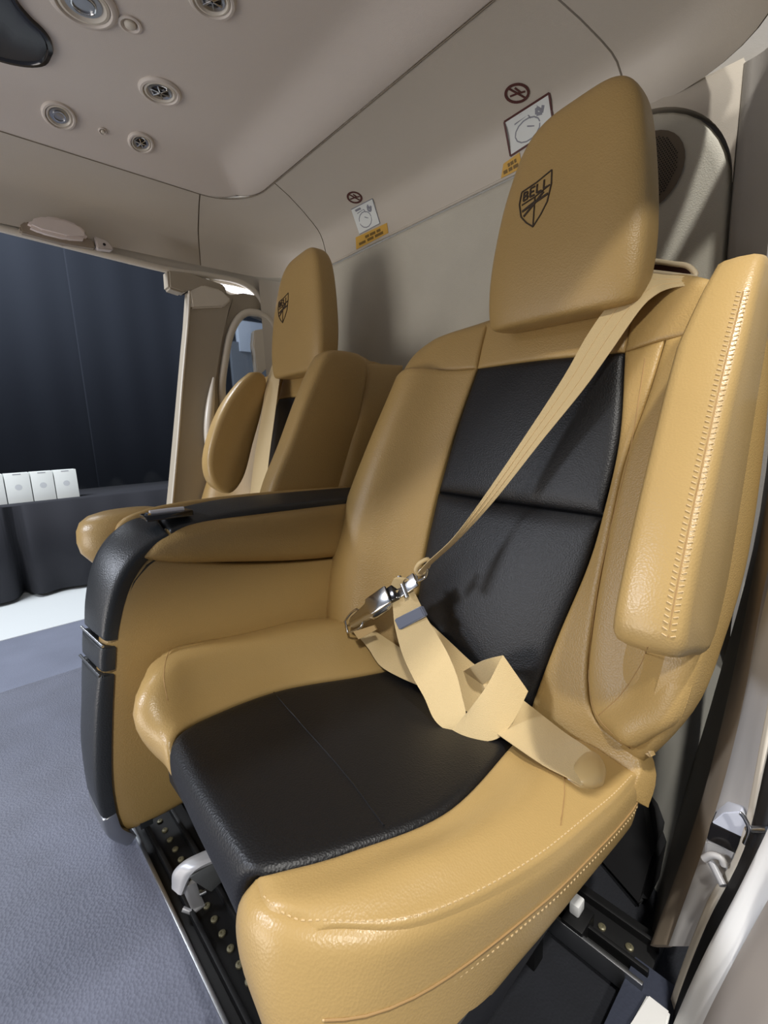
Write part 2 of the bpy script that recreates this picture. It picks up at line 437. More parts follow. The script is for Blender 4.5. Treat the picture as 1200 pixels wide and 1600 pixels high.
# far door opening: sill, header bead, pillar, rear quarter window
xd = -1.615
def jb(px, py, x=xd): return at(px, py, 0, x)
hd = [jb(-120, 325), jb(0, 356), jb(130, 389), jb(265, 422), jb(330, 431), jb(375, 441), jb(402, 460), jb(416, 490), jb(418, 525)]
struct(tube('trim_11', hd, .0105, CREAM, seg=10, sm=6))
d1 = struct(thing('door_1', 'cream pillar and header of the open door behind the far seat', 'door frame'))
def prism(name, P, dvec, mt, parent=None, ang=35, bev=0):
    bm = bmesh.new(); a = [bm.verts.new(V(p)) for p in P]; b_ = [bm.verts.new(V(p) + V(dvec)) for p in P]; n = len(P)
    bm.faces.new(a); bm.faces.new(b_[::-1])
    for i in range(n): bm.faces.new((a[i], a[(i + 1) % n], b_[(i + 1) % n], b_[i]))
    if bev: bmesh.ops.bevel(bm, geom=bm.edges[:], offset=bev, segments=2, affect='EDGES')
    return finish(name, bm, mt, parent, ang=ang)
# rear quarter panel with the window hole: two half rings around the window
win = [jb(*p) for p in ((402, 490), (385, 489), (370, 500), (358, 525), (351, 560), (346, 600), (348, 640), (356, 680), (372, 700), (400, 700), (425, 690), (430, 600), (426, 520), (415, 497))]
outr = [jb(*p) for p in ((402, 462), (380, 458), (352, 462), (335, 500), (326, 550), (322, 600), (318, 650), (316, 740), (316, 800), (420, 820), (452, 700), (450, 600), (438, 500), (420, 470))]
def ringpanel(name, A, Bq, dx, mt, parent, lip=.012):
    bm = bmesh.new(); R = []
    for off, P in ((dx, A), (0, A), (0, Bq), (dx + lip, Bq)): R.append([bm.verts.new(p + V((off if off else 0, 0, 0)) * 1.0) for p in P])
    n = len(A)
    for a, b_ in zip(R, R[1:] + [R[0]]):
        for i in range(n): bm.faces.new((a[i], a[(i + 1) % n], b_[(i + 1) % n], b_[i]))
    return finish(name, bm, mt, parent, ang=50)
ringpanel('quarter_panel', outr, win, -.05, CREAM2, d1)
wl = [p + V((.006, 0, 0)) for p in win]; wl = [cr(wl + [wl[0]], i / 60) for i in range(60)]
tube('window_trim', wl, .013, CREAM, d1, seg=10, cyc=True)
wn = struct(tag(prism('window_1', [p + V((-.03, 0, 0)) for p in win], (-.004, 0, 0), GLS), 'rounded quarter window beside the far headrest', 'window'))
# pillar
pl_ = [jb(*p, -1.60) for p in ((296, 452), (330, 447), (366, 462), (345, 525), (336, 600), (328, 700), (322, 820))] + [V((-1.60, .66, ZF + .001)), V((-1.60, .44, ZF + .001))] + [jb(*p, -1.60) for p in ((264, 820), (270, 760), (281, 640), (290, 540))]
box('lower_panel', (-1.665, .62, ZF + .001), (-1.615, 1.05, -.12), CREAM2, d1, bev=.004)
prism('pillar', pl_, (-.045, 0, 0), CREAM2, d1, bev=.006)
prism('pillar_cap', [jb(*p, -1.59) for p in ((296, 455), (318, 445), (345, 452), (362, 468), (350, 480), (300, 482))], (-.03, 0, 0), CREAM, d1, bev=.005)
prism('header_block', [jb(*p, -1.60) for p in ((262, 420), (300, 428), (352, 445), (356, 462), (300, 450), (288, 458), (264, 450))], (-.05, 0, 0), CREAM2, d1, bev=.006)
tube('pillar_edge', [jb(*p, -1.596) for p in ((296, 455), (294, 500), (285, 600), (278, 690), (268, 800))], .004, CREAM, d1, sm=4)
prism('header_inner', [jb(*p, -1.63) for p in ((325, 432), (400, 450), (414, 480), (414, 500), (352, 475), (340, 455))], (-.03, 0, 0), CREAM2, d1, bev=.003)
prism('light_slit', [jb(*p, -1.622) for p in ((336, 442), (366, 447), (400, 456), (398, 464), (362, 456))], (-.01, 0, 0), GLOW, d1)  # thin strip that glows by emission
prism('latch_bracket', [jb(*p, -1.60) for p in ((398, 516), (416, 513), (418, 575), (402, 590), (400, 552), (396, 540))], (-.03, 0, 0), CREAM, d1, bev=.003)
tube('pillar_bulge', [jb(*p, -1.585) for p in ((334, 590), (329, 630), (325, 680), (326, 720))], lambda t: .004 + .012 * math.sin(math.pi * t), CREAM, d1, sm=6)
prism('header_fill', [jb(-120, 325), jb(0, 356), jb(130, 389), jb(265, 422), jb(300, 428), jb(330, 431), jb(375, 441), jb(402, 460), jb(416, 490), jb(418, 525), V((xd, 1.03, .40)), V((xd, 1.03, .60)), V((xd, -.2, .60))], (-.02, 0, 0), COVE, d1)
struct(box('trim_13', (-.140, -1.8, .500), (-.050, .86, .62), CREAM, bev=.008))
# grab handle on the header
gh = thing('grab_handle', 'pale pink oval grab handle on the header over the far door', 'handle')
def padz(name, P, dvec, mt, parent, bev): return prism(name, P, dvec, mt, parent, bev=bev)
hp = [jb(*p, -1.565) for p in ((42, 352), (48, 341), (70, 336), (95, 339), (122, 349), (138, 363), (136, 374), (105, 372), (65, 362))]
prism('grip', hp, (-.03, 0, 0), mat('handle_pink', (232, 220, 212), .4), gh, bev=.008)
prism('backing', [jb(*p, -1.585) for p in ((30, 352), (40, 345), (100, 362), (146, 374), (150, 388), (100, 380), (32, 362))], (-.025, 0, 0), BEIGE, gh, bev=.004)
prism('end_tab', [jb(*p, -1.58) for p in ((147, 368), (168, 376), (178, 387), (176, 391), (152, 388))], (-.025, 0, 0), mat('tab', (206, 196, 188), .4), gh, bev=.003)
lathe('screw', [(.004, 0), (.004, .001), (0, .0015)], frame(jb(163, 382, -1.576), (1, 0, .2)), DRK, gh, seg=10)
# far sill
struct(box('trim_12', (-1.65, -1.3, ZF - .05), (-1.621, 1.0, ZF - .001), CARP, bev=.004))
# ---- near door jamb on the right of the view: ribbons of trim running down to the floor
def jp(px, py, y): return at(px, py, 1, y)
def rib3(name, L, R, mt, parent, th=.008):
    o = ribbon(name, L, R, mt, parent, thick=th, sub=5); return o
J = struct(thing('door_2', 'grey and beige door jamb beside the near seat', 'door frame'))
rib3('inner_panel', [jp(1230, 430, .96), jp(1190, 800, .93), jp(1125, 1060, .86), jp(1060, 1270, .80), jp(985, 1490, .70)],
     [jp(1290, 430, .9), jp(1215, 800, .86), jp(1165, 1060, .78), jp(1105, 1270, .70), jp(1025, 1480, .60)], mat('jamb_dark_grey', (112, 108, 102), .5), J)  # inner panel is one even dark grey
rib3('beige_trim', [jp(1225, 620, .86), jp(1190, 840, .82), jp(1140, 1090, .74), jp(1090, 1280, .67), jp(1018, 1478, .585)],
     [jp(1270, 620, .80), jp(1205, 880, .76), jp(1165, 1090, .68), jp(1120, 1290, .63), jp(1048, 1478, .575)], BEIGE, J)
rib3('latch_panel', [jp(1225, 820, .765), jp(1180, 1020, .70), jp(1150, 1160, .66), jp(1110, 1300, .62), jp(1046, 1478, .572)],
     [jp(1290, 820, .72), jp(1235, 1000, .66), jp(1190, 1200, .62), jp(1150, 1330, .60), jp(1082, 1478, .57)], LGREY, J)
rib3('outer_lip', [jp(1225, 1000, .67), jp(1196, 1150, .63), jp(1160, 1320, .60), jp(1110, 1410, .58), jp(1060, 1540, .55), jp(1030, 1640, .53)],
     [jp(1235, 1000, .66), jp(1206, 1160, .62), jp(1172, 1330, .59), jp(1122, 1420, .57), jp(1074, 1545, .54), jp(1050, 1640, .52)], CREAM, J, .01)
rib3('rubber_seal', [jp(1230, 1080, .64), jp(1204, 1170, .62), jp(1168, 1330, .59), jp(1108, 1450, .56), jp(1068, 1560, .54), jp(1045, 1640, .52)],
     [jp(1260, 1080, .62), jp(1225, 1230, .60), jp(1192, 1340, .57), jp(1140, 1450, .54), jp(1082, 1560, .52), jp(1058, 1640, .50)], RUB, J, .012)
rib3('sill_plate', [jp(1240, 1200, .58), jp(1205, 1290, .57), jp(1160, 1380, .555), jp(1100, 1500, .53), jp(1052, 1610, .51), jp(1035, 1660, .50)],
     [jp(1270, 1260, .56), jp(1225, 1370, .55), jp(1182, 1450, .54), jp(1135, 1540, .51), jp(1100, 1615, .49), jp(1080, 1660, .48)], WHT, J, .01)
rib3('outer_panel', [jp(1270, 1270, .55), jp(1222, 1375, .54), jp(1178, 1455, .53), jp(1130, 1545, .50), jp(1092, 1625, .48), jp(1070, 1690, .47)],
     [jp(1360, 1400, .50), jp(1300, 1480, .48), jp(1260, 1560, .46), jp(1230, 1620, .44), jp(1200, 1700, .42), jp(1160, 1760, .41)], mat('outer_skin', (176, 168, 160), .4), J, .01)
rib3('skin_groove', [jp(1210, 1480, .515), jp(1180, 1560, .495), jp(1150, 1640, .47)], [jp(1218, 1480, .512), jp(1188, 1560, .492), jp(1158, 1640, .468)], ALU, J, .012)
lp_ = struct(rib3('trim_14', [jp(1010, 850, 1.0), jp(1000, 1000, .97), jp(955, 1200, .86), jp(940, 1290, .79), jp(978, 1380, .72), jp(1012, 1455, .67)],
     [jp(1165, 850, 1.0), jp(1155, 1000, .93), jp(1110, 1200, .82), jp(1082, 1300, .765), jp(1050, 1400, .70), jp(1028, 1462, .665)], mat('lower_panel', (150, 148, 140), .55), None, .01))
lathe('screw_hole', [(.0075, 0), (.008, .003), (.005, .0035), (.0045, .0)], frame(jp(1160, 1231, .632), (-.5, -1, .1)), STL, J, seg=20)
# latch hardware
lt = thing('door_latch', 'steel door latch block with striker pin on the near jamb', 'latch')
prism('latch_block', [jp(*p, .60) for p in ((1112, 1286), (1130, 1270), (1158, 1268), (1176, 1292), (1166, 1312))], (0, .03, 0), mat('latch_top_sheen', (206, 210, 222), .3), lt, bev=.001)  # pale colour stands in for the reflection on the steel top
prism('latch_side', [jp(*p, .598) for p in ((1110, 1288), (1166, 1313), (1160, 1340), (1104, 1312))], (0, .03, 0), SMOK, lt, bev=.001)
tube('pin', [jp(1168, 1296, .585), jp(1200, 1297, .575)], .0035, STL, lt)
tube('spring_clip', [jp(*p, .58) for p in ((1156, 1270), (1162, 1276), (1170, 1295), (1163, 1318))], .0022, CHR, lt, sm=4)
st_ = thing('striker_bolt', 'grey striker bolt on a cup bracket below the steel latch', 'bolt')
prism('bracket', [jp(*p, .60) for p in ((1102, 1314), (1140, 1328), (1142, 1352), (1132, 1372), (1100, 1352))], (0, .02, 0), LGREY, st_, bev=.002)
tube('collar', [jp(*p, .585) for p in ((1100, 1342), (1112, 1336), (1126, 1340), (1132, 1352))], .004, LGREY, st_, sm=4)
tube('bolt_shaft', [jp(1112, 1348, .585), jp(1130, 1384, .570)], .0042, ALU, st_)
prism('recess', [jp(*p, .605) for p in ((1092, 1350), (1128, 1372), (1106, 1432), (1078, 1432), (1070, 1410))], (0, .02, 0), mat('recess_grey', (84, 80, 76), .6), J, bev=.002)
prism('slot', [jp(*p, .585) for p in ((1073, 1430), (1082, 1430), (1080, 1474), (1073, 1474))], (0, .01, 0), mat('slot_dark', (70, 64, 72), .6), J)
# floor plate at the bottom right
tag(prism('step_plate', [at(*p, 2, ZF + .004) for p in ((1012, 1552), (1048, 1580), (1030, 1650), (960, 1650), (985, 1600))], (0, 0, -.02), WHT, bev=.002), 'white metal bracket plate on the floor by the near sill', 'plate')
struct(box('floor_3', (-.155, .10, ZF - .03), (-.095, .56, ZF - .005), mat('mat_navy', (50, 55, 70), .9, bump=.4, bscale=200), bev=.002))

# ================================================================== CEILING FITTINGS
cb_ = bvh_of(ceil)
def fit(px, py):
    h = hit(cb_, px, py); return h if h else (at(px, py, 2, .75), V((0, 0, -1)))
def vent(px, py, r, label, kind, group=None):
    p, n_ = fit(px, py); Mx = frame(p, n_, (1, 0, 0)); nm = 'air_vent' if kind == 'vent' else 'reading_light'
    t = thing(nm, label, 'vent' if kind == 'vent' else 'light', group)
    lathe('bezel', [(r * 1.32, -.001), (r * 1.32, .0025), (r * 1.22, .006), (r * 1.08, .0065), (r * 1.02, .004), (r, -.001)], Mx, HEAD, t, seg=40)
    lathe('inner_ring', [(r, -.002), (r * .98, .004), (r * .86, .005), (r * .76, .001), (r * .7, .0005)], Mx, CREAM, t, seg=40)
    if kind == 'vent':
        lathe('nozzle', [(r * .72, .0), (r * .7, .003), (r * .5, .0015), (r * .42, .0)], Mx, STL, t, seg=30)
        lathe('ball', [(r * .62, .0006), (r * .55, .0016), (r * .3, .0022), (0, .0024)], Mx, SMOK, t, seg=30)
        for k in range(3):
            a = k * 2.1; box('blade', (-r * .6, -r * .05, .002), (r * .6, r * .05, .005), CHR, t, bev=.0004, M_=Mx @ Matrix.Rotation(a, 4, 'Z'))
    else:
        lathe('lens', [(r * .72, 0), (r * .7, .002), (r * .3, .003), (0, .0032)], Mx, STL, t, seg=30)
        tube('lens_rib', [Mx @ V((r * .45 * math.cos(a), r * .45 * math.sin(a), .004)) for a in [k * math.pi / 8 for k in range(16)]], r * .05, CHR, t, seg=6, cyc=True)
    return t
vent(250, 142, .033, 'round chrome-centred air vent alone near the middle of the ceiling', 'vent', 'ceiling fittings')
vent(331, -2, .031, 'dark-centred round ceiling vent cut by the top edge, next to the seam', 'vent', 'ceiling fittings')
vent(130, 4, .041, 'large round reading light with grey lens beside the dark overhead screen', 'light', 'ceiling fittings')
vent(92, 180, .026, 'pale oval-looking reading light at the far edge of the ceiling', 'light', 'ceiling fittings')
vent(220, 222, .023, 'small dark-centred air vent at the far edge of the ceiling', 'vent', 'ceiling fittings')
def knob(px, py, r, label):
    p, n_ = fit(px, py); Mx = frame(p, n_, (1, 0, 0)); t = thing('ceiling_button', label, 'button', 'ceiling fittings')
    lathe('ring', [(r, -.001), (r, .003), (r * .8, .004), (r * .62, .001)], Mx, HEAD, t, seg=24)
    lathe('cap', [(r * .5, 0), (r * .48, .004), (r * .3, .006), (0, .0062)], Mx, CREAM, t, seg=20)
    lathe('well', [(r * .64, 0), (r * .63, .001), (r * .5, .0012)], Mx, BEIGE, t, seg=20)
knob(203, 37, .020, 'small round ceiling button with a pale centre next to the big reading light')
knob(160, 204, .009, 'tiny round ceiling button between the two far edge fittings')
# dark overhead screen
ct = [(84, 78), (80, 62), (68, 45), (50, 28), (30, 5), (10, -25), (-60, -90), (-160, -40), (-120, 30), (-60, 72), (0, 92), (30, 99), (55, 101), (74, 96)]
P3 = [fit(max(px, -400), py)[0] for px, py in ct]
sc = thing('overhead_screen', 'dark glass overhead panel with rounded corner on the ceiling', 'screen')
zc = .762
P3 = [V((at(px, py, 2, zc).x, at(px, py, 2, zc).y, zc)) for px, py in ct]
P3 = [cr(P3 + [P3[0]], i / 56) for i in range(56)]
cen = sum(P3, V()) / len(P3)
ringloft('bezel', [[p + V((0, 0, .0)) for p in P3], [p.lerp(cen, .02) + V((0, 0, -.007)) for p in P3], [p.lerp(cen, .09) + V((0, 0, -.008)) for p in P3], [p.lerp(cen, .12) + V((0, 0, -.003)) for p in P3]], SMOK, sc, ang=60)
ringloft('glass', [[p.lerp(cen, .11) + V((0, 0, -.002)) for p in P3], [p.lerp(cen, .12) + V((0, 0, -.005)) for p in P3], [p.lerp(cen, .2) + V((0, 0, -.006)) for p in P3]], SCR, sc, ang=60)

# placards on the cove, projected onto its surface
cv = bvh_of(c1, c2, c3, c4, c5, ceil)
def on_cove(P, lift=.0012):
    out = []
    for px, py in P:
        h = hit(cv, px, py); out.append(h[0] + h[1] * lift)
    return out
def decal(name, P, mt, parent, lift=.0012, sub=4):
    """thin sheet: quad in pixel corners mapped on the surface"""
    bm = bmesh.new(); a, b_, c, d = [V((p[0], p[1], 0)) for p in P]; g, g2 = [], []
    for j in range(sub + 1):
        row, r2 = [], []
        for i in range(sub + 1):
            q = a.lerp(b_, i / sub).lerp(d.lerp(c, i / sub), j / sub); h = hit(cv, q.x, q.y)
            row.append(bm.verts.new(h[0] + h[1] * lift)); r2.append(bm.verts.new(h[0] + h[1] * (lift - .0008)))
        g.append(row); g2.append(r2)
    for G in (g, g2):
        for j in range(sub):
            for i in range(sub): bm.faces.new((G[j][i], G[j][i + 1], G[j + 1][i + 1], G[j + 1][i]))
    return finish(name, bm, mt, parent, ang=60)
def lineart(name, polys, mt, parent, bv, rad=.0012, lift=.0016):
    bm = bmesh.new()
    for P in polys:
        pts = []
        for px, py in P:
            h = hit(bv, px, py)
            if h: pts.append((h[0] + h[1] * lift, h[1]))
        for (a, na), (b_, nb) in zip(pts, pts[1:]):
            t = (b_ - a)
            if t.length < 1e-6: continue
            s = t.normalized().cross(na).normalized() * rad
            v = [bm.verts.new(q) for q in (a - s, a + s, b_ + s, b_ - s, a - s - na * .0007, a + s - na * .0007, b_ + s - nb * .0007, b_ - s - nb * .0007)]
            for f_ in ((0, 1, 2, 3), (4, 7, 6, 5), (0, 4, 5, 1), (1, 5, 6, 2), (2, 6, 7, 3), (3, 7, 4, 0)): bm.faces.new([v[k] for k in f_])
    return finish(name, bm, mt, parent, smooth=False)
def ell(cx, cy, rx, ry, rot=0, n=28, a0=0, a1=360):
    R_ = math.radians(rot); out = []
    for i in range(n + 1):
        a = math.radians(a0 + (a1 - a0) * i / n); x, y = rx * math.cos(a), ry * math.sin(a)
        out.append((cx + x * math.cos(R_) - y * math.sin(R_), cy + x * math.sin(R_) + y * math.cos(R_)))
    return out
for (cx, cy, rx, ry, rot, lab) in ((554, 308, 11, 8, 15, 'small round maroon no-smoking mark above the far placard'), (808, 145, 18, 14, -10, 'round maroon no-smoking mark above the placard near the big headrest')):
    t = thing('no_smoking_mark', lab, 'sign', 'no-smoking marks')
    lineart('ring', [ell(cx, cy, rx, ry, rot)], MAROON, t, cv, .0026)
    lineart('symbol', [[(cx - rx * .7, cy - ry * .5), (cx + rx * .7, cy + ry * .5)], [(cx - rx * .6, cy + ry * .35), (cx + rx * .1, cy), (cx + rx * .7, cy - ry * .2)], [(cx - rx * .2, cy - ry * .6), (cx + rx * .3, cy - ry * .1)]], MAROON, t, cv, .0018)
for P, lab, f_ in ((((549, 327), (582, 310), (594, 349), (562, 366)), 'white seat belt instruction placard above the far seat', 1), (((788, 190), (858, 145), (866, 200), (798, 244)), 'white instruction placard partly hidden by the near headrest', 2)):
    t = thing('placard', lab, 'sign', 'instruction placards')
    decal('sheet', P, PAPER, t)
    a, b_, c, d = [V((p[0], p[1], 0)) for p in P]
    def uv(u, v): q = a.lerp(b_, u).lerp(d.lerp(c, u), v); return (q.x, q.y)
    lineart('border', [[uv(0, 0), uv(.5, 0), uv(1, 0)], [uv(1, 0), uv(1, .5), uv(1, 1)], [uv(0, 1), uv(.5, 1), uv(1, 1)]] + ([[uv(0, 0), uv(0, 1)]] if f_ == 2 else []), MAROON if f_ == 2 else PRINT, t, cv, .001 * f_)
    lineart('drawing', [[uv(.25 + .35 * math.cos(x) * .8 + .2, .6 + .3 * math.sin(x)) for x in [k * .45 for k in range(15)]], [uv(.2, .25), uv(.5, .2), uv(.55, .35)], [uv(.45, .5), uv(.6, .62)]], PRINT, t, cv, .0012)
    lineart('figure', [[uv(.7, .15), uv(.85, .2), uv(.8, .4), uv(.68, .35), uv(.7, .15), uv(.8, .34)]], PRINT, t, cv, .003)
    lineart('heading', [[uv(.15, .12), uv(.4, .12)]], PRINT, t, cv, .003)
for P, lab in ((((556, 371), (605, 348), (607, 364), (557, 390)), 'yellow warning strip under the far placard'), (((787, 256), (812, 238), (816, 262), (783, 279)), 'yellow warning strip end peeping out behind the near headrest')):
    t = thing('warning_strip', lab, 'sign', 'yellow warning strips')
    decal('sheet', P, YEL, t)
    a, b_, c, d = [V((p[0], p[1], 0)) for p in P]
    def uv(u, v): q = a.lerp(b_, u).lerp(d.lerp(c, u), v); return (q.x, q.y)
    L_ = []
    for r0, us in ((.35, (.3, .42, .45, .62, .66, .78)), (.7, (.1, .3, .36, .55, .6, .85))):
        for k in range(0, 6, 2): L_.append([uv(us[k], r0), uv(us[k + 1], r0)])
    lineart('print', L_, YELD, t, cv, .0035)

# ================================================================== SEAT
def sub(P, off): return [V(p) + V(off) for p in P]
seat = thing('passenger_seat', 'large tan leather seat with black centre panels and buckled belt lying across it', 'seat', 'tan leather cabin seats', (0, 0, 0))
UP = (0, -1, .2)
# --- backrest, all curves in metres on the reclined plane
TL, TR, ML, MR = B(-.572, .119), B(-.290, .108), B(-.614, -.126), B(-.282, -.140)
BL, BR = B(-.600, -.50), B(-.352, -.505)
L1, R1 = [ML, B(-.596, -.0), TL], [MR, B(-.277, -.02), TR]
L2, R2 = [BL, B(-.612, -.40), B(-.618, -.26), ML], [BR, B(-.322, -.345), B(-.292, -.22), MR]
patch('insert_upper', [ML, B(-.45, -.134, .002), MR], [TL, B(-.43, .116, .003), TR], L1, R1, BLK, seat, UP, .008, ((.012, .03), (.005, .012), (.006, .012), (.006, .012)), .03, n=34, mrow=34)
patch('insert_lower', [BL, BR], [ML, B(-.45, -.134, .002), MR], L2, R2, BLK, seat, UP, .012, ((.004, .01), (.012, .035), (.006, .014), (.006, .014)), .03, n=34, mrow=40)
TT = [B(-.565, .226), B(-.43, .236), B(-.284, .228)]
patch('yoke', [TL, B(-.43, .116, .003), TR], TT, [TL, B(-.57, .17), TT[0]], [TR, B(-.288, .16), TT[-1]], TAN, seat, UP, .004, ((.003, .006), (.03, .035), (.003, .006), (.003, .006)), .05)
# inboard bolster
iu_t = [B(-.70, .203, -.005), B(-.64, .216), TT[0]]; iu_b = [B(-.785, .112, .035), B(-.70, .12, .03), TL]
patch('bolster_upper', iu_b, iu_t, [iu_b[0], B(-.765, .168, .015), iu_t[0]], [TL, B(-.57, .17), TT[0]], TAN, seat, UP, .006, ((.003, .006), (.03, .035), (.035, .04), (.003, .006)), .06)
ib_l = [B(-.73, -.50, .10), B(-.785, -.43, .095), B(-.822, -.33, .09), B(-.832, -.2, .085), B(-.818, -.06, .065), B(-.785, .112, .035)]
def bol(u, v, p): return .034 * math.exp(-((u - .40) / .26) ** 2) * min(1, v * 3 + .4)
patch('bolster', [ib_l[0], B(-.68, -.50, .07), BL], iu_b, ib_l, L2 + [B(-.596, -.0), TL], TAN, seat, UP, .0, ((.02, .03), (.003, .006), (.04, .045), (.005, .012)), .07, n=40, mrow=50, fn=bol)
# outboard strip between insert and seam, then the wing
SE = [B(-.236, .118), B(-.245, .04, .004), B(-.262, -.06, .006), bk(945, 850, .008), bk(925, 960, .01), bk(915, 1060, .012), bk(930, 1128, .012), bk(1000, 1188, .012)]
patch('bolster_outer', [BR, B(-.27, -.505, .015), bk(984, 1246, .03)], [TR, B(-.236, .118)], R2 + [B(-.277, -.02), TR], [bk(984, 1246, .03), bk(1000, 1188, .012), bk(930, 1128, .012), bk(915, 1060, .012), bk(925, 960, .01), bk(945, 850, .008), B(-.262, -.06, .006), B(-.245, .04, .004), B(-.236, .118)], TAN, seat, UP, .0, ((.01, .02), (.003, .006), (.005, .012), (.004, .009)), .05, n=26, mrow=50)
ou_t = [TT[-1], B(-.23, .222), B(-.165, .19, 0)]
patch('bolster_outer_upper', [TR, B(-.236, .118), B(-.15, .118, .01)], ou_t, [TR, B(-.288, .16), TT[-1]], [B(-.15, .118, .01), B(-.152, .16, .005), ou_t[-1]], TAN, seat, UP, .003, ((.003, .006), (.025, .03), (.003, .006), (.025, .03)), .06)
WO = [B(-.15, .118, .01), B(-.140, 0, .02), B(-.132, -.12, .03), V((-.128, .64, -.22)), V((-.130, .595, -.30)), V((-.138, .582, -.36)), V((-.154, .592, -.395)), V((-.178, .606, -.420))]
WI = SE[:-1] + [SE[-1]]
patch('wing', [WI[-1], WO[-1].lerp(WI[-1], .5) + V((0, -.004, 0)), WO[-1]], [WI[0], B(-.2, .12, .006), WO[0]], WI[::-1], WO[::-1], TAN, seat, (-.3, -1, .2), .0, ((.006, .012), (.003, .005), (.007, .012), (.016, .024)), .015, n=30, mrow=54,
      fn=lambda u, v, p: -.018 * math.exp(-((u - .45) / .25) ** 2) * math.exp(-((v - .28) / .16) ** 2) + .020 * math.exp(-((u - .50) / .28) ** 2) * math.exp(-((v - .10) / .07) ** 2) * min(1, v * 14))
# outer side of the shell
sideA = [V((-.186, .612, -.468)), V((-.160, .595, -.42)), V((-.136, .590, -.35)), V((-.126, .605, -.28)), V((-.122, .66, -.18)), V((-.128, .74, 0)), V((-.145, .80, .125)), V((-.165, .83, .185))]
sideB = [p + V((.012 if i > 1 else 0, (.012, .03, .06, .10)[i] if i < 4 else .13, 0)) for i, p in enumerate(sideA)]
patch('side_panel', [sideA[0], sideB[0]], [sideA[-1], sideB[-1]], sideA, sideB, TAN, seat, (1, -.3, 0), .006, ((.01, .02), (.01, .02), (.012, .02), (.01, .02)), .03, n=16, mrow=44)
inb = [p.copy() for p in ib_l]
patch('side_panel', [inb[0] + V((0, .03, 0)), inb[0] + V((.02, .16, 0))], [inb[-1] + V((0, .03, 0)), inb[-1] + V((.01, .10, 0))], [p + V((.004, .03, 0)) for p in inb], [p + V((.015, .14, 0)) for p in inb], TAN, seat, (-1, 0, 0), .004, ((.01, .02),) * 4, .03, n=14, mrow=40)
# rear shell
sh = [B(-.76, -.5, -.10), B(-.80, -.3, -.10), B(-.80, -.05, -.10), B(-.78, .13, -.09), B(-.69, .195, -.07)]
sh2 = [B(-.27, -.46, -.09), B(-.17, -.3, -.10), B(-.145, -.05, -.10), B(-.16, .1, -.09), B(-.18, .185, -.07)]
patch('rear_shell', [sh[0], sh2[0]], [sh[-1], B(-.4, .20, -.07), sh2[-1]], sh, sh2, TAN, seat, (0, 1, 0), .01, ((.01, .02),) * 4, .02, n=16, mrow=20)
patch('top_panel', [B(-.69, .190, 0), B(-.43, .222, 0), B(-.17, .186, 0)], [B(-.68, .196, -.075), B(-.4, .214, -.075), B(-.18, .188, -.075)], [B(-.69, .190, 0), B(-.68, .196, -.075)], [B(-.17, .186, 0), B(-.18, .188, -.075)], TAN, seat, (0, 0, 1), .004, ((.004, .01),) * 4, .02, n=20, mrow=10)
# --- headrest
hr_rings = []
HZ = [(.168, .116, .030, 0), (.176, .125, .038, 0), (.20, .130, .043, 0), (.25, .133, .046, 0), (.31, .127, .046, 0), (.37, .117, .044, 0), (.42, .106, .041, 0), (.455, .094, .037, 0), (.478, .078, .031, 0), (.492, .058, .023, 0), (.498, .032, .012, 0)]
def sup(hw, hd, n=40, e=4.2):
    out = []
    for k in range(n):
        a = 2 * math.pi * k / n; c, s = math.cos(a), math.sin(a)
        out.append((math.copysign(abs(c) ** (2 / e), c) * hw, math.copysign(abs(s) ** (2 / e), s) * hd))
    return out
for z, hw, hd, _ in HZ:
    yc = .776 + (z - .18) * .08; xc = -.388 + (z - .18) * .05
    hr_rings.append([V((xc + x, yc + y, z + (x * .10 if z > .4 else 0))) for x, y in sup(hw, hd)])
hr = ringloft('headrest', hr_rings, TAN, seat, ang=80)
md = hr.modifiers.new('s', 'SUBSURF'); md.levels = 1; md.render_levels = 2
for sx in (-.05, .05): tube('headrest_post', [(-.385 + sx, .80, .200), (-.385 + sx, .80, .225)], .006, CHR, seat)
# embroidered emblem (shield, four letters, dragonfly) on the headrest front
hb = bvh_of(hr)
def uvh(u, v):                                              # shield box, u right, v down, in photo-plane terms on the headrest
    return V((-.452 + u * .062, 0, .392 - v * .076 + (u) * .003))
def herad(P): 
    out = []
    for u, v in P:
        q = uvh(u, v); h = hb.ray_cast(V((q.x, .3, q.z)), V((0, 1, 0)))
        out.append(h[0])
    return out
def stitched(name, polys, rad):
    bm = bmesh.new()
    for P in polys:
        pts = herad(P)
        for a, b_ in zip(pts, pts[1:]):
            t = (b_ - a).normalized(); na = V((0, -1, .05)).normalized(); s = t.cross(na).normalized() * rad; lf = na * .0012
            v = [bm.verts.new(q) for q in (a - s + lf, a + s + lf, b_ + s + lf, b_ - s + lf, a - s - lf, a + s - lf, b_ + s - lf, b_ - s - lf)]
            for f_ in ((0, 1, 2, 3), (4, 7, 6, 5), (0, 4, 5, 1), (1, 5, 6, 2), (2, 6, 7, 3), (3, 7, 4, 0)): bm.faces.new([v[k] for k in f_])
    return finish(name, bm, EMB, hr, smooth=False)
def dens(P, n=6):
    out = []
    for a, b_ in zip(P, P[1:]):
        for k in range(n): out.append((a[0] + (b_[0] - a[0]) * k / n, a[1] + (b_[1] - a[1]) * k / n))
    return out + [P[-1]]
stitched('emblem_shield', [dens([(.08, .16), (.5, .12), (.92, .02), (.94, .3), (.86, .62), (.7, .82), (.5, 1.0), (.3, .86), (.12, .68), (.04, .4), (.08, .16)])], .0010)
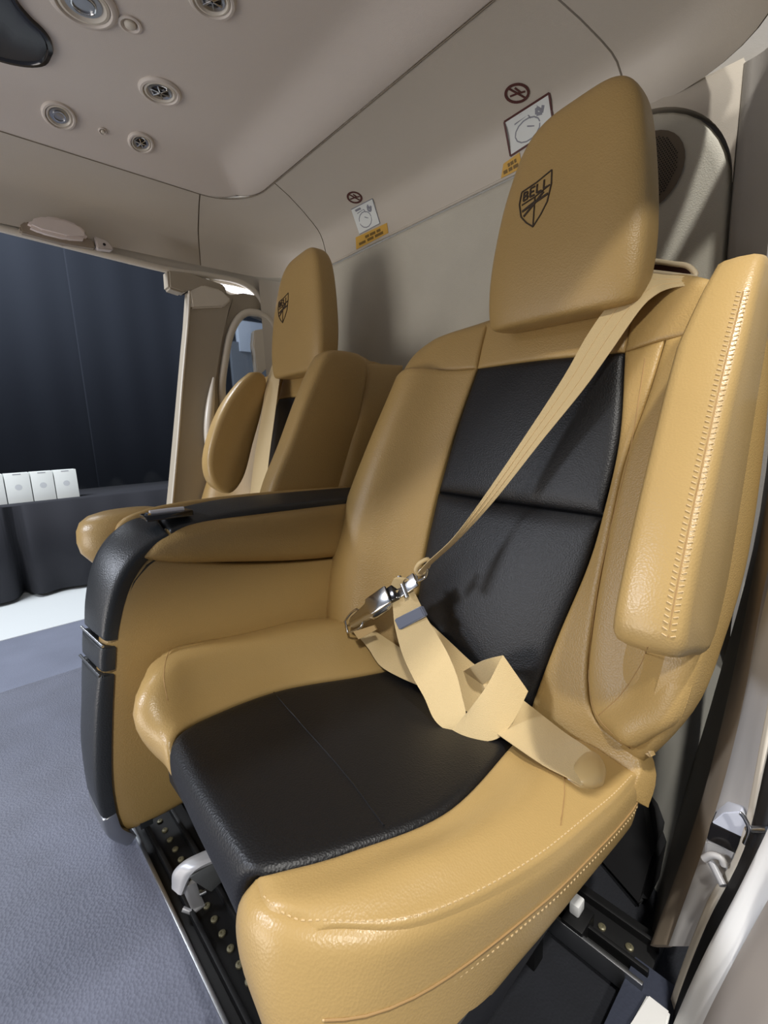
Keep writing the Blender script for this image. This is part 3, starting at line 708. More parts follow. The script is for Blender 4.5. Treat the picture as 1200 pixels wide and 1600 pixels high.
def letter(ch, u0):
    w_, h_ = .13, .17; v0 = .20 - (u0 - .16) * .10
    G = {'B': [[(0, 0), (0, 1)], [(0, 0), (.8, .08), (.85, .4), (0, .5), (.9, .6), (.9, .92), (0, 1)]], 'E': [[(0, 0), (0, 1)], [(0, 0), (1, 0)], [(0, .5), (.8, .5)], [(0, 1), (1, 1)]], 'L': [[(0, 0), (0, 1), (1, 1)]]}
    return [[(u0 + x * w_, v0 + y * h_) for x, y in P] for P in G[ch]]
stitched('emblem_letters', letter('B', .16) + letter('E', .35) + letter('L', .54) + letter('L', .73), .0012)
stitched('emblem_dragonfly', [dens([(.14, .58), (.5, .52), (.86, .46)]), dens([(.2, .70), (.5, .53)]), dens([(.5, .53), (.74, .38)]), dens([(.24, .56), (.5, .50)])], .0017)
stitched('emblem_tail', [dens([(.5, .40), (.5, .98)]), dens([(.12, .44), (.5, .40), (.9, .30)])], .0009)
# --- folded armrest wedge (outboard)
def wedge(name, x0, x1, parent, prof=None, tp=.16):
    prof = prof or [(.706, .184), (.670, .145), (.61, .06), (.563, -.02), (.522, -.095), (.488, -.165), (.474, -.205), (.482, -.228), (.53, -.245), (.60, -.262), (.66, -.20), (.70, -.09), (.74, .03), (.772, .12), (.768, .165), (.745, .188)]
    # densify
    prof = [cr([V((y, z, 0)) for y, z in prof] + [V((prof[0][0], prof[0][1], 0))], i / 64) for i in range(64)]
    cy = sum(p.x for p in prof) / 64; cz = sum(p.y for p in prof) / 64; rings = []
    w_ = x1 - x0; r = min(.016, w_ * .35)
    for k, (t, ins) in enumerate([(0, r), (.03, r * .5), (.10, r * .15), (.22, 0), (.5, -.001), (.78, 0), (.90, r * .15), (.97, r * .5), (1, r)]):
        ring = []
        for i, p in enumerate(prof):
            d = V((p.x - cy, p.y - cz)); 
            a_ = prof[i - 1]; b_ = prof[(i + 1) % 64]; t_ = V((b_.x - a_.x, b_.y - a_.y)).normalized(); nn = V((t_.y, -t_.x))
            if nn.dot(d) < 0: nn = -nn
            xt_ = max(0, p.y - .09) * tp; ring.append(V((x0 + xt_ + (w_ - xt_ * 1.15) * t, p.x - nn.x * ins, p.y - nn.y * ins)))
        rings.append(ring)
    o = ringloft(name, rings, TAN2, parent, ang=80); o.data.materials[0] = TAN2
    return o
arm = wedge('armrest', -.176, -.108, seat)
ridge = [V((-.121, .668, .135)), V((-.121, .61, .06)), V((-.121, .563, -.02)), V((-.121, .522, -.095)), V((-.121, .488, -.165)), V((-.121, .474, -.205))]
ab = bvh_of(arm)
for dx, nm in ((-.0035, 0), (.0035, 1)):
    pts = snap([p + V((dx, 0, 0)) for p in [cr(ridge, i / 30) for i in range(31)]], ab, (0, 1, -.35), .0004)
    stitches('stitching', pts, (.1, -1, .4), THR, arm, step=.0062, ln=.0052, wd=.0007, side=2.2 if nm else -2.2)
tube('ridge_seam', snap([p for p in [cr(ridge, i / 24) for i in range(25)]], ab, (0, 1, -.35), -.0004), .0009, THRD, arm, seg=6)
# --- cushion
C_L = [V((-.600, .62, -.465)), V((-.628, .50, -.45)), V((-.665, .354, -.429)), V((-.655, .23, -.412)), V((-.622, .165, -.400))]
C_R = [V((-.335, .60, -.462)), V((-.322, .52, -.452)), V((-.300, .357, -.432)), V((-.328, .234, -.416)), V((-.352, .168, -.406)), V((-.368, .147, -.410))]
def ctop(u, v, p): return 0
# far bolster: inner edge C_L, outer edge along the console
C_L2 = C_L + [V((-.608, .148, -.425)), V((-.602, .158, -.465)), V((-.60, .215, -.53))]; C_R2 = C_R + [V((-.383, .138, -.44)), V((-.383, .140, -.48)), V((-.360, .160, -.54))]
FO = [V((-.775, .62, -.42)), V((-.800, .50, -.385)), V((-.806, .35, -.37)), V((-.795, .22, -.350)), V((-.725, .150, -.366))]
patch('cushion_insert', [C_L2[-1], V((-.48, .185, -.535)), C_R2[-1]], [C_L[0], C_R[0]], C_L2[::-1], C_R2[::-1], BLK, seat, (0, -.7, .7), 0, ((.01, .02), (.004, .01), (.007, .014), (.007, .014)), .04, n=36, mrow=64,
      fn=lambda u, v, p: -.010 * math.sin(math.pi * u) * min(1, max(0, (v - .3) * 4)))
FO2 = FO[:-1] + [V((-.752, .163, -.362)), V((-.722, .165, -.42)), V((-.695, .232, -.53))]
patch('cushion_bolster', [FO2[-1], C_L2[-1]], [FO[0], C_L[0]], FO2[::-1], C_L2[::-1], TAN2, seat, (-.1, -.7, .7), .0, ((.016, .022), (.01, .02), (.02, .03), (.006, .012)), .05, n=34, mrow=56,
      fn=lambda u, v, p: .036 * math.exp(-((u - .42) / .30) ** 2) * (.12 + .88 * min(1, max(0, (v - .08) * 3.6))) * (1 if v < .9 else 1 - (v - .9) * 4))
NO = [V((-.175, .60, -.455)), V((-.178, .50, -.445)), V((-.192, .364, -.428)), V((-.228, .234, -.412)), V((-.285, .162, -.404))]
patch('cushion_bolster', [C_R[-1], V((-.328, .140, -.404)), NO[-1]], [C_R[0], NO[0]], C_R[::-1], NO[::-1], TAN2, seat, (0, 0, 1), .0, ((.012, .022), (.01, .02), (.006, .012), (.004, .008)), .05, n=30, mrow=40,
      fn=lambda u, v, p: .014 * math.exp(-((u - .55) / .3) ** 2) * min(1, v * 3))
# boxing bands
nt_ = [C_R[-1]] + [V((-.328, .140, -.404))] + NO[::-1]
nb_ = [V((-.360, .158, -.54)), V((-.30, .135, -.54)), V((-.25, .13, -.545)), V((-.212, .20, -.548)), V((-.200, .36, -.55)), V((-.190, .50, -.55)), V((-.180, .60, -.55))]
patch('cushion_boxing', nb_, nt_, [nb_[0], V((-.383, .138, -.48)), V((-.383, .136, -.44)), nt_[0]], [nb_[-1], V((-.172, .60, -.50)), nt_[-1]], TAN2, seat, (.6, -.6, .3), .010, ((.02, .025), (.012, .022), (.012, .022), (.01, .02)), .03, n=70, mrow=22)
ffo = [V((-.79, .62, -.53)), V((-.79, .40, -.53)), V((-.77, .32, -.53)), V((-.70, .25, -.535))]
patch('cushion_boxing', ffo, FO2[:-2], [ffo[0], FO[0]], [ffo[-1], V((-.725, .19, -.46)), FO2[-3]], TAN2, seat, (-1, 0, 0), .004, ((.01, .02),) * 4, .03, n=24, mrow=14)
box('cushion_pan', (-.755, .18, -.565), (-.20, .66, -.515), RUB, seat, bev=.012)
# stitching on the near bolster: inside the U seam and on the boxing
cb2 = bvh_of(*[o for o in seat.children if o.name.startswith('cushion_b')])
seamU = [cr(nt_, i / 60) for i in range(61)]
def toward(P, c, d):
    return [p + (V(c) - p).normalized() * d for p in P]
us = snap([p + V((.0, 0, 0)) for p in toward(seamU[4:], (-.26, .45, -.41), .006)], cb2, (0, 0, -1), .0004)
stitches('stitching', [us[i] for i in range(0, len(us), 2)], (0, 0, 1), THR, seat, step=.0065, ln=.0036, wd=.0007)
ds_ = []
for i in range(14, 62):
    s = i / 61; a = cr(nb_, s); b_ = cr(nt_, s); p = a.lerp(b_, .60); d = V((.6, -.6, 0)) if s < .5 else V((1, -.25, 0))
    h = cb2.ray_cast(p + d * .2, -d.normalized()); ds_.append(h[0] + d.normalized() * .0004 if h[0] is not None else p)
stitches('stitching', [ds_[i] for i in range(0, len(ds_), 2)], (.7, -.6, .3), THR, seat, step=.0065, ln=.0036, wd=.0007)
tube('piping', ds_[::2], .0012, THRD, seat, seg=6)
ds2 = [p + V((0, 0, -.008)) for p in ds_]
stitches('stitching', [ds2[i] for i in range(0, len(ds2), 2)], (.7, -.6, .3), THR, seat, step=.0065, ln=.0036, wd=.0007)
# fine seams: cushion cross seams, wing piping, back seams
allb = bvh_of(*[o for o in seat.children if o.type == 'MESH' and not o.name.startswith(('stitch', 'pip'))])
def pseam(name, P, rad, mt, parent=seat, lift=.0):
    pts = []
    for i in range(31):
        q = cr([V((x, y, 0)) for x, y in P], i / 30); h = hit(allb, q.x, q.y)
        if h: pts.append(h[0] + h[1] * lift)
    return tube(name, pts, rad, mt, parent, seg=6)
pseam('seam', ((880, 1205), (882, 1240), (876, 1290)), .0007, THRD)
pseam('seam', ((262, 1095), (256, 1055), (266, 1015), (300, 978)), .0007, THRD)
pseam('seam', ((428, 1082), (470, 1130), (540, 1210), (600, 1290)), .0012, BLK)
pseam('seam', ((1008, 560), (985, 700), (948, 850), (928, 960), (920, 1060), (935, 1122), (985, 1170)), .0008, THRD)
pseam('seam', ((935, 1118), (970, 1085), (1000, 1040), (1012, 1010)), .0006, THRD)
pseam('seam', ((600, 572), (660, 577), (742, 575)), .0006, THRD)
# --- far seat is a copy, with its own emblem copies
def copy_tree(o, parent=None, top=True):
    c = o.copy(); COL.objects.link(c); c.parent = parent
    for ch in list(o.children): copy_tree(ch, c, False)
    return c
DX = -.78
seat2 = copy_tree(seat); seat2.location = (DX, 0, 0)
seat2['label'] = 'tan leather seat by the far door pillar, beyond the armrest console'
for c in list(seat2.children):
    if c.name.startswith(('seam', 'piping', 'stitching')): bpy.data.objects.remove(c); continue
    if c.name.startswith('cushion'): c.location = (0, .13, 0)
# the far seat has a second folded armrest by the far door
arm2 = wedge('armrest', -.635, -.575, seat2, [(.72, .200), (.675, .165), (.62, .10), (.575, .02), (.548, -.06), (.550, -.12), (.575, -.155), (.615, -.168), (.66, -.12), (.70, -.02), (.74, .08), (.765, .17), (.75, .20)], .1)
for c in list(seat2.children):
    if c.name.startswith('armrest') and c is not arm2:
        for g in list(c.children): bpy.data.objects.remove(g)
        bpy.data.objects.remove(c)
wedge('side_wing', -.190, -.130, seat2, [(.700, .198), (.668, .180), (.61, .085), (.555, -.02), (.505, -.11), (.475, -.20), (.485, -.25), (.56, -.27), (.68, -.26), (.735, -.10), (.78, .06), (.805, .15), (.80, .185), (.76, .198)], 0).data.materials[0] = TAN
# belt guide on top of the near seat
bg = tube('belt_guide', [bk(*p, -.02) for p in ((1000, 412), (1012, 407), (1050, 412), (1075, 416), (1088, 430), (1080, 433), (1040, 428), (1005, 424))], .004, mat('guide_cream', (196, 180, 150), .4), seat, sm=4, seg=8, cyc=True)
bgs = prism('guide_slot', [bk(*p, -.028) for p in ((1012, 412), (1060, 416), (1078, 422), (1074, 430), (1035, 427), (1010, 422))], (0, .01, 0), mat('slot_brown', (66, 34, 26), .5), seat)

# ================================================================== BELTS
sb = thing('seat_belt', 'tan webbing seat belt hanging across the near seat with chrome buckle', 'seat belt', 'seat belts')
def D(px, py, f): return bk(px, py, f)
# shoulder strap, wide at the guide and turning edge-on towards the buckle
SL = [(1090, 433, -.012), (1045, 430, .004), (1006, 430, .03), (962, 464, .045), (920, 520, .055), (880, 590, .06), (820, 682, .07), (760, 770, .085), (710, 838, .11), (668, 878, .14), (652, 896, .15)]
SR = [(1078, 446, .0), (1050, 450, .012), (1026, 460, .035), (1000, 484, .045), (955, 548, .055), (912, 608, .062), (846, 690, .075), (775, 780, .09), (718, 842, .115), (674, 882, .142), (660, 898, .152)]
def mv(T): return [bk(*t) for t in T]
strap_l, strap_r = mv(SL), mv(SR)
# keep the webbing wide by turning it in depth where it looks narrow
for i in range(6, len(strap_l)):
    k = min(1, (i - 5) / 3); dn = ray(SL[i][0], SL[i][1]).normalized()
    strap_r[i] = strap_r[i] + dn * .030 * k
ribbon('shoulder_strap', strap_l, strap_r, WEB, sb, sub=10)
# fold line ribs on the strap
for q, w_ in ((.33, .0008), (.66, .0008)):
    tube('strap_rib', [a.lerp(b_, q) + V((0, -.0012, 0)) for a, b_ in zip(strap_l[:9], strap_r[:9])], w_, THR, sb, seg=5, sm=4)
tube('strap_loop', [dep(*p) for p in ((654, 898, .80), (650, 890, .795), (656, 880, .79), (668, 874, .79), (670, 882, .795), (662, 895, .80))], .004, WEB, sb, seg=8, sm=4, cyc=True)
tube('d_ring', [dep(*p) for p in ((650, 898, .80), (660, 888, .79), (668, 890, .79), (664, 902, .80), (652, 908, .80))], .0028, CHR, sb, seg=8, sm=4, cyc=True)
# buckle: chrome body built along its own axis
pa, pb = dep(548, 975, .885), dep(652, 904, .815)
ax = (pb - pa).normalized(); L_ = (pb - pa).length; nz = (V((0, -1, .35)) - ax * V((0, -1, .35)).dot(ax)).normalized(); ay = nz.cross(ax)
MB = Matrix((ax, ay, nz)).transposed().to_4x4(); MB.translation = pa
bu = ringloft('buckle', [[MB @ V((L_ * t, y * w_, z * h_ + zc_)) for y, z in sup(1, 1, 20, 3)] for t, w_, h_, zc_ in ((0, .008, .003, 0), (.04, .011, .005, .001), (.3, .016, .008, .003), (.34, .021, .010, .004), (.56, .022, .011, .005), (.60, .018, .008, .004), (.64, .012, .005, .002))], CHR, sb, ang=40)
box('lift_lever', (L_ * .36, -.017, .012), (L_ * .66, .017, .019), CHR, bu, bev=.003, M_=MB)
box('release_block', (L_ * .52, -.014, -.006), (L_ * .72, .014, .012), SMOK, bu, bev=.003, M_=MB)
box('tongue', (L_ * .70, -.013, -.002), (L_ * .98, .013, .003), CHR, bu, bev=.001, M_=MB)
tube('cross_bar', [MB @ V((L_ * .82, -.022, .004)), MB @ V((L_ * .82, .022, .004))], .004, STL, bu)
tube('anchor_ring', [MB @ V(p) for p in ((-.012, -.012, 0), (.012, -.018, .002), (.03, -.014, .003), (.03, .014, .003), (.012, .018, .002), (-.012, .012, 0))], .0024, CHR, bu, sm=4, cyc=True, seg=8)
lathe('hinge_pin', [(.004, -.013), (.004, .013), (.0, .014)], MB @ Matrix.Translation((L_ * .5, 0, .014)) @ Matrix.Rotation(math.pi / 2, 4, 'X'), STL, bu, seg=12)
ribbon('webbing_loop', [dep(611, 913, .832), dep(617, 903, .822), dep(628, 903, .825), dep(633, 915, .83)], [dep(628, 925, .835), dep(630, 908, .822), dep(638, 905, .822), dep(646, 925, .828)], WEB, sb)
# hanging tail through the slider, folded at the bottom, up right, folded behind
ribbon('tail', [dep(*p) for p in ((612, 925, .835), (614, 950, .83), (617, 978, .82), (628, 1020, .80), (645, 1058, .775), (663, 1090, .752), (676, 1120, .728), (690, 1136, .715), (706, 1143, .708))],
       [dep(*p) for p in ((642, 915, .825), (655, 940, .82), (665, 962, .815), (682, 990, .795), (700, 1022, .770), (714, 1056, .745), (722, 1088, .725), (727, 1108, .712), (728, 1117, .705))], WEB, sb)
ribbon('tail_fold', [dep(*p) for p in ((704, 1143, .709), (720, 1150, .694), (740, 1156, .682), (762, 1158, .674), (782, 1151, .672), (800, 1130, .676), (814, 1104, .682), (825, 1080, .690))],
       [dep(*p) for p in ((728, 1116, .706), (735, 1107, .700), (743, 1096, .696), (752, 1084, .694), (762, 1069, .694), (770, 1054, .696), (778, 1038, .698), (786, 1024, .702))], WEB, sb)
ribbon('tail_back', [dep(*p) for p in ((786, 1024, .704), (768, 1028, .716), (748, 1035, .745), (722, 1050, .80))],
       [dep(*p) for p in ((825, 1081, .692), (795, 1078, .710), (768, 1062, .735), (742, 1080, .79))], WEB, sb)
# lap belt lying below: buckle to the hip anchor
LS = bvh_of(*[o for o in seat.children if o.type == 'MESH' and not o.name.startswith(('stitch', 'pip', 'seam', 'armrest', 'headrest'))])
def os_(P, lift, bow=0):
    out = []
    for i, (px, py) in enumerate(P):
        h = LS.ray_cast(V((0, 0, 0)), ray(px, py).normalized()); t = i / (len(P) - 1)
        out.append((h[0], lift + bow * math.sin(math.pi * t)))
    R = []
    dd = [p.dot(FWD) for p, _ in out]
    for i, (px, py) in enumerate(P):
        lo_ = max(0, i - 1); hi_ = min(len(P), i + 2)
        R.append(dep(px, py, min(dd[i], sum(dd[lo_:hi_]) / (hi_ - lo_)) - out[i][1]))
    return R
ribbon('lap_strap', os_([(648, 952), (672, 974), (703, 1003), (740, 1037), (785, 1070), (830, 1104), (880, 1143), (922, 1172), (945, 1200)], .006, .012),
       os_([(630, 985), (650, 1018), (676, 1056), (704, 1090), (745, 1124), (790, 1156), (846, 1194), (888, 1216), (908, 1228)], .006, .012), WEB, sb)
ribbon('lap_strap', os_([(552, 984), (580, 984), (610, 1002), (640, 1022), (680, 1050), (712, 1078)], .005, .008),
       os_([(558, 992), (576, 1014), (594, 1040), (624, 1058), (668, 1078), (704, 1104)], .005, .008), WEB, sb)
hp_ = lambda px, py, l: os_([(px, py), (px, py)], l)[0]
patch('hip_anchor', [hp_(884, 1214, .004), hp_(905, 1228, .004), hp_(930, 1232, .004)], [hp_(915, 1166, .006), hp_(938, 1180, .006), hp_(950, 1206, .006)],
      [hp_(884, 1214, .004), hp_(896, 1190, .012), hp_(915, 1166, .006)], [hp_(930, 1232, .004), hp_(945, 1222, .008), hp_(950, 1206, .006)], mat('anchor_cover', (188, 162, 114), .3), sb, (.2, -1, .8), .007, ((.006, .010),) * 4, .02, n=18, mrow=18)
# slider
sl0, sl1, sl2, sl3 = (615, 968, .818), (656, 947, .812), (664, 963, .806), (623, 985, .812)
prism('slider', [dep(*p) for p in (sl0, sl1, sl2, sl3)], V((.002, .008, .0)), GRYB, sb, bev=.0015)
box_l = thing  # keep name free
tag(prism('belt_tag', [dep(*p) for p in ((552, 987, .862), (584, 977, .858), (588, 984, .856), (560, 999, .858))], (0, .003, 0), mat('tag_tan', (170, 140, 90), .5), sb), None)
# far belt
fbel = thing('seat_belt', 'straight tan seat belt strap hanging down in front of the far seat', 'seat belt', 'seat belts')
ribbon('shoulder_strap', [bk(425, 571, .03), bk(416, 600, .045), bk(407, 660, .06), (bk(397, 720, .07)), bk(389, 790, .07)], [bk(440, 573, .03), bk(436, 600, .045), bk(428, 660, .06), bk(420, 720, .07), bk(413, 790, .07)], WEB, fbel)

# ================================================================== CONSOLE
co = thing('armrest_console', 'tan and black leather armrest console between the two seats', 'armrest')
xs = -.805
fr = [(.560, -.660), (.226, -.655), (.165, -.662), (.118, -.655), (.098, -.63), (.092, -.56), (.094, -.50), (.102, -.42), (.115, -.34), (.140, -.265), (.168, -.222), (.205, -.190)]
SP_ = [V((xs, y, z)) for y, z in fr]
bot = [V((xs, .70, -.655)), V((xs, .40, -.655)), V((xs, .20, -.660)), V((xs, .118, -.655))]
frt = [V((xs, .118, -.655)), V((xs, .096, -.62)), V((xs, .092, -.54)), V((xs, .104, -.436)), V((xs, .119, -.354)), V((xs, .132, -.294)), V((xs, .147, -.251)), V((xs, .166, -.216)), V((xs, .198, -.186))]
topc = [V((xs, .70, -.29)), V((xs, .50, -.262)), V((xs, .35, -.232)), V((xs, .198, -.186))]
patch('side_panel', bot, topc, [bot[0], topc[0]], frt, TAN, co, (1, 0, 0), .012, ((.012, .02), (.004, .008), (.01, .02), (.022, .035)), .03, n=40, mrow=40)
# pad
pt_ = [V((xs + .01, .70, -.155)), V((xs + .01, .45, -.146)), V((xs + .008, .30, -.142)), V((xs + .004, .232, -.156)), V((xs + .002, .196, -.182))]
pb_ = [V((xs + .005, .70, -.288)), V((xs + .005, .50, -.260)), V((xs + .004, .35, -.230)), V((xs + .003, .25, -.209)), V((xs + .002, .196, -.190))]
patch('arm_pad', pb_, pt_, [pb_[0], pt_[0]], [pb_[-1], pt_[-1]], TAN, co, (1, 0, .2), .022, ((.014, .02), (.014, .025), (.01, .02), (.006, .01)), .03, n=44, mrow=20)
# black strip over the top and down the front
def strip(PL, PR_, xa, xb, name, mt, n=8, crown=.006, parent=co):
    L = [V((xa, y, z)) for y, z in PL]; R = [V((xb, y, z)) for y, z in PR_]
    return patch(name, L, R, [L[0], L[0].lerp(R[0], .5), R[0]], [L[-1], L[-1].lerp(R[-1], .5), R[-1]], mt, parent, (0, -.7, .9), crown, ((.006, .010), (.006, .010), (.003, .005), (.003, .005)), .02, n=60, mrow=n * 2)
xa, xb = -.799, -.885
strip([(.70, -.150), (.5, -.142), (.35, -.139), (.246, -.148)], [(.70, -.130), (.48, -.122), (.355, -.119), (.252, -.127)], xa, xb, 'top_trim', BLK2)
strip([(.240, -.151), (.193, -.181), (.165, -.214), (.146, -.251), (.131, -.294), (.128, -.306)], [(.246, -.129), (.205, -.134), (.167, -.159), (.141, -.198), (.125, -.25), (.116, -.298)], xa, xb, 'front_trim', BLK2)
strip([(.124, -.318), (.118, -.354)], [(.112, -.306), (.107, -.345)], xa + .002, xb, 'middle_trim', BLK2, crown=.002)
strip([(.116, -.362), (.103, -.436), (.089, -.542), (.088, -.60)], [(.105, -.354), (.098, -.42), (.088, -.492), (.083, -.589)], xa + .002, xb, 'lower_trim', BLK2)
tube('trim_line', [(xa + .004, .125, -.312), (xb, .113, -.302)], .0022, STL, co)
tube('trim_line', [(xa + .004, .115, -.358), (xb, .105, -.350)], .0022, mat('line_dark', (90, 92, 95), .4, metal=.6), co)
strip([(.088, -.603), (.094, -.640), (.115, -.672)], [(.083, -.593), (.088, -.635), (.105, -.672)], xa + .002, xb, 'kick_plate', STL, crown=.002)
patch('core', [V((xa - .006, .14, -.66)), V((xa - .006, .15, -.34)), V((xa - .006, .25, -.18)), V((xa - .006, .69, -.17))], [V((xb, .14, -.66)), V((xb, .15, -.34)), V((xb, .25, -.16)), V((xb, .69, -.15))],
      [V((xa - .006, .14, -.66)), V((xb, .14, -.66))], [V((xa - .006, .69, -.17)), V((xb, .69, -.15))], BLK2, co, (0, -.7, .9), 0, ((0, 0),) * 4, .02, n=30, mrow=6)
LBAR = mat('latch_bar_glint', (226, 228, 236), .25, metal=.2)  # chrome bars: their bright reflections are put into the base colour
# ashtray / latch plate
q = at(284, 802, 2, -.126)
lp = box('latch_plate', (q.x - .028, q.y - .06, -.131), (q.x + .012, q.y + .016, -.121), SMOK, co, bev=.002)
tube('latch_bar', [(q.x - .005, q.y - .050, -.119), (q.x - .004, q.y - .02, -.119), (q.x - .004, q.y + .005, -.120)], .0052, LBAR, lp)
tube('latch_bar', [(q.x - .006, q.y - .055, -.120), (q.x + .004, q.y - .053, -.120)], .003, CHR, lp)
# far pad with its rounded nose
fo = -.975
patch('far_pad', [V((-.886, .70, -.128)), V((-.886, .48, -.118)), V((-.886, .30, -.116)), V((-.886, .215, -.126)), V((-.888, .180, -.148))], [V((fo, .70, -.17)), V((fo, .45, -.155)), V((fo, .30, -.150)), V((fo, .24, -.155)), V((fo + .02, .215, -.170))],
      [V((-.886, .70, -.128)), V((fo, .70, -.17))], [V((-.888, .180, -.148)), V((-.93, .190, -.158)), V((fo + .02, .215, -.170))], TAN, co, (0, 0, 1), .008, ((.003, .006), (.02, .03), (.01, .02), (.008, .014)), .03, n=40, mrow=16)
nose = []
for z, s in ((-.124, .15), (-.126, .5), (-.131, .74), (-.141, .90), (-.156, .98), (-.175, 1.0), (-.195, .98), (-.215, .90), (-.235, .78), (-.25, .62), (-.26, .4)):
    nose.append([V((-.968 + .060 * s * math.cos(a), .222 + .085 * s * math.sin(a) + (.0 if z > -.19 else (-.19 - z) * .4), z)) for a in [2 * math.pi * k / 28 for k in range(28)]])
ringloft('nose_pad', nose, TAN2, co, ang=80)
patch('far_side', [V((-.97, .70, -.655)), V((-.97, .44, -.655))], [V((-.97, .70, -.18)), V((-.97, .40, -.18))], [V((-.97, .70, -.655)), V((-.97, .70, -.18))], [V((-.97, .44, -.655)), V((-.97, .40, -.18))], TAN, co, (-1, 0, 0), 0, thick=.03, n=10, mrow=10)

# ================================================================== TRACKS AND BRACKETS
def track(name, y, x0, x1, label, nb=18, rows=True):
    t = thing(name, label, 'seat track', 'seat tracks')
    box('bed', (x0, y, ZF - .028), (x1, y + .085, ZF - .012), GMET, t, bev=.002)
    box('front_lip', (x0, y - .006, ZF - .028), (x1, y, ZF + .004), STL, t, bev=.0012)
    box('guide_rail', (x0, y + .014, ZF - .014), (x1, y + .020, ZF + .004), GMET, t, bev=.001)
    box('guide_rail', (x0, y + .060, ZF - .014), (x1, y + .066, ZF + .000), GMET, t, bev=.001)
    for k in range(nb):
        x = x0 + .03 + (x1 - x0 - .06) * k / (nb - 1)
        s = lathe('track_bolt', [(.0052, 0), (.0052, .0024), (.0038, .0034), (.0018, .0034), (.0016, .0024), (0, .0024)], frame(V((x, y + .040, ZF - .012)), (0, 0, 1), (0, 1, 0)), BOLT, t, seg=12)
    return t
BOLT = mat('bolt_olive', (118, 113, 90), .4, metal=.4)
track('seat_track', .140, -.88, -.30, 'black front seat track with bolts and bright lip on the floor', 20)
track('seat_track', .53, -.74, -.135, 'black rear seat track with bolts under the near seat', 16)
br = thing('seat_bracket', 'grey metal seat bracket clamped over the front track', 'bracket')
def bz(px, py, z): return at(px, py, 2, z)
ribbon('arm', [bz(270, 1385, -.645), bz(272, 1362, -.625), bz(290, 1345, -.613), bz(322, 1330, -.61), bz(345, 1320, -.61)], [bz(285, 1398, -.645), bz(296, 1372, -.625), bz(310, 1358, -.613), bz(335, 1346, -.61), bz(360, 1335, -.61)], ALU, br, thick=.008)
ribbon('web', [bz(296, 1370, -.62), bz(330, 1350, -.613), bz(352, 1340, -.613)], [bz(330, 1392, -.655), bz(345, 1378, -.65), bz(365, 1366, -.65)], mat('bracket_grey', (96, 98, 98), .5, metal=.4), br, thick=.006)
ribbon('leg', [bz(284, 1385, -.64), bz(292, 1405, -.665), bz(300, 1422, -.69)], [bz(306, 1376, -.64), bz(312, 1394, -.665), bz(320, 1412, -.69)], ALU, br, thick=.006)
tube('pin', [bz(312, 1398, -.66), bz(322, 1393, -.66)], .003, STL, br)
tube('foot', [bz(286, 1420, -.685), bz(300, 1426, -.69), bz(318, 1412, -.69)], .004, ALU, br)
rs = thing('seat_rail_block', 'small white block behind the near cushion over the rear track', 'block')
box('block', (-.236, .54, ZF + .01), (-.222, .56, ZF + .028), WHT, rs, bev=.003)
box('stand', (-.24, .525, ZF - .012), (-.21, .565, ZF + .01), GMET, rs, bev=.002)
box('undercarriage', (-.72, .22, -.64), (-.24, .50, -.565), RUB, seat, bev=.01)
for x in (-.70, -.26):
    for y in (.24, .48): box('leg', (x - .012, y - .012, ZF - .035), (x + .012, y + .012, -.63), GMET, seat, bev=.002)
tag(prism('corner_boot', [V((-.30, .70, ZF - .03)), V((-.17, .64, ZF - .03)), V((-.175, .70, -.665)), V((-.21, .78, -.645)), V((-.30, .90, -.64))], (.0, .08, .0), RUB, bev=.01), 'black moulded boot in the floor corner behind the near seat', 'boot')

# ================================================================== OUTSIDE
ZG = -1.15
struct(box('ground', (-8, -6, ZG - .05), (3, 6, ZG), HALLC, bev=0))
gw = struct(box('ground_2', (-8, -6, ZG), (-3.50, 6, ZG + .004), HALLW, bev=0))
tb = thing('display_table', 'long table under a black cloth beyond the far door', 'table')
A_ = at(0, 776, 2, -.42)
xt = -4.32
ta = [at(-60, 785, 0, xt), at(285, 745, 0, xt)]
zt = -.42
yf = at(30, 860, 0, xt).y
bm = bmesh.new(); n = 240; R0, R1_, R2_ = [], [], []
for i in range(n + 1):
    y = -1.6 + 3.9 * i / n
    w_ = .018 * math.sin(y * 9) * math.sin(y * 3.3 + 1) + .012 * math.sin(y * 23)
    fold = .22 * math.exp(-((y - yf) / .045) ** 2)
    R0.append(bm.verts.new((xt - .75, y, zt))); R1_.append(bm.verts.new((xt, y, zt))); R2_.append(bm.verts.new((xt + .03 + w_ * 1.4 - fold, y, ZG + .03)))
mid = [bm.verts.new((xt + .012, y.co.y, zt - .012)) for y in R1_]
for i in range(n):
    for a, b_ in ((R0, R1_), (R1_, mid), (mid, R2_)): bm.faces.new((a[i], a[i + 1], b_[i + 1], b_[i]))
o = finish('tablecloth', bm, TCL, tb, ang=60); md = o.modifiers.new('s', 'SOLIDIFY'); md.thickness = .004
box('tabletop', (xt - .74, -1.58, zt - .04), (xt - .01, 2.28, zt - .003), RUB, tb, bev=.003)
for yy in (-1.4, .6, 2.1): box('trestle', (xt - .6, yy - .03, ZG + .004), (xt - .15, yy + .03, zt - .04), RUB, tb, bev=.003)
yb = [at(px, 740, 0, xt - .05) for px in (-40, 4, 46, 83, 120)]
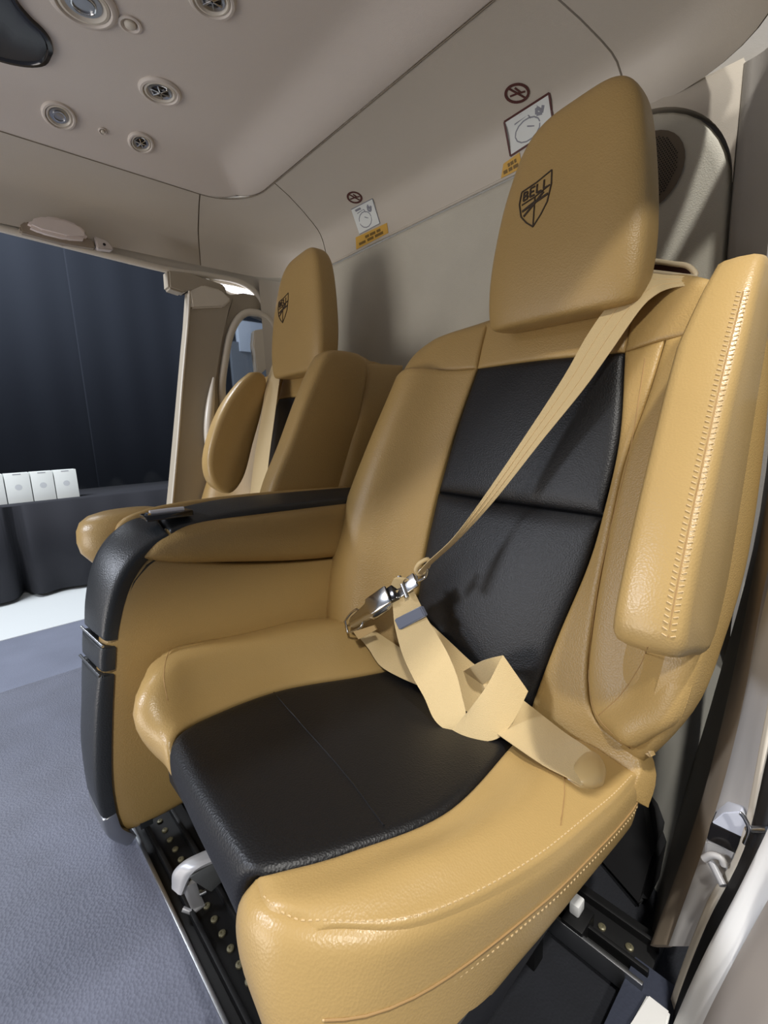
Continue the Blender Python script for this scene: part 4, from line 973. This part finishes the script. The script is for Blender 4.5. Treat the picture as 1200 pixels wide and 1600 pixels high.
for k in range(4):
    y0, y1 = yb[k].y + .003, yb[k + 1].y - .003
    lab = ['white gift box on the table, cut by the edge of the view', 'white gift box on the table, second from the cut-off one', 'white gift box in the middle of the visible row on the table', 'white gift box at the right end of the row on the table'][k]
    t = thing('gift_box', lab, 'box', 'white boxes in a row on the table')
    ztop = zt + .225
    box('carton', (xt - .16, y0, zt + .001), (xt - .05, y1, ztop), PAPER, t, bev=.003)
    yc = (y0 + y1) / 2
    box('lid_notch', (xt - .0505, yc - .025, ztop - .012), (xt - .049, yc + .025, ztop - .006), PRINT, t, bev=0)
    lathe('print_mark', [(.022, 0), (.022, .0006), (0, .0008)], frame(V((xt - .0498, yc, zt + .12)), (1, 0, 0)), mat('mark', (198, 202, 204), .6), t, seg=20)
# drapes
for nm, x_, y0, y1 in (('drape', -5.3, -4.5, 1.05), ('drape', -5.27, 1.0, 6.0)):
    bm = bmesh.new(); n = 360; lo, hi = [], []
    for i in range(n + 1):
        y = y0 + (y1 - y0) * i / n; d = .007 * math.sin(y * 7 + math.sin(y * 3) * 2) + .004 * math.sin(y * 19)
        lo.append(bm.verts.new((x_ + d * 1.3, y, ZG + .01))); hi.append(bm.verts.new((x_ + d * .6, y, 3.4)))
    for i in range(n): bm.faces.new((lo[i], lo[i + 1], hi[i + 1], hi[i]))
    o = finish(nm, bm, DRAPE, ang=80); md = o.modifiers.new('s', 'SOLIDIFY'); md.thickness = .006
    tag(o, 'navy drape hanging behind the table with the white boxes' if y0 < 0 else 'navy drape beside the far door pillar, right of the thin joint', 'drape', 'navy backdrop drapes')

# grey exhibition panel seen through the quarter window
q = at(388, 560, 0, -5.0)
pn = thing('exhibition_partition', 'grey exhibition panel with a pale top, seen through the quarter window', 'panel')
box('board', (-5.05, q.y - .20, ZG), (-5.0, q.y + .22, 1.05), mat('panel_grey', (104, 108, 114), .7), pn, bev=.004)
box('header', (-5.06, q.y - .10, .95), (-4.985, q.y + .25, 1.28), mat('panel_pale', (190, 196, 206), .6), pn, bev=.004)
box('pocket', (-5.0, q.y - .05, .35), (-4.97, q.y + .16, .68), mat('panel_dark', (58, 60, 64), .6), pn, bev=.004)
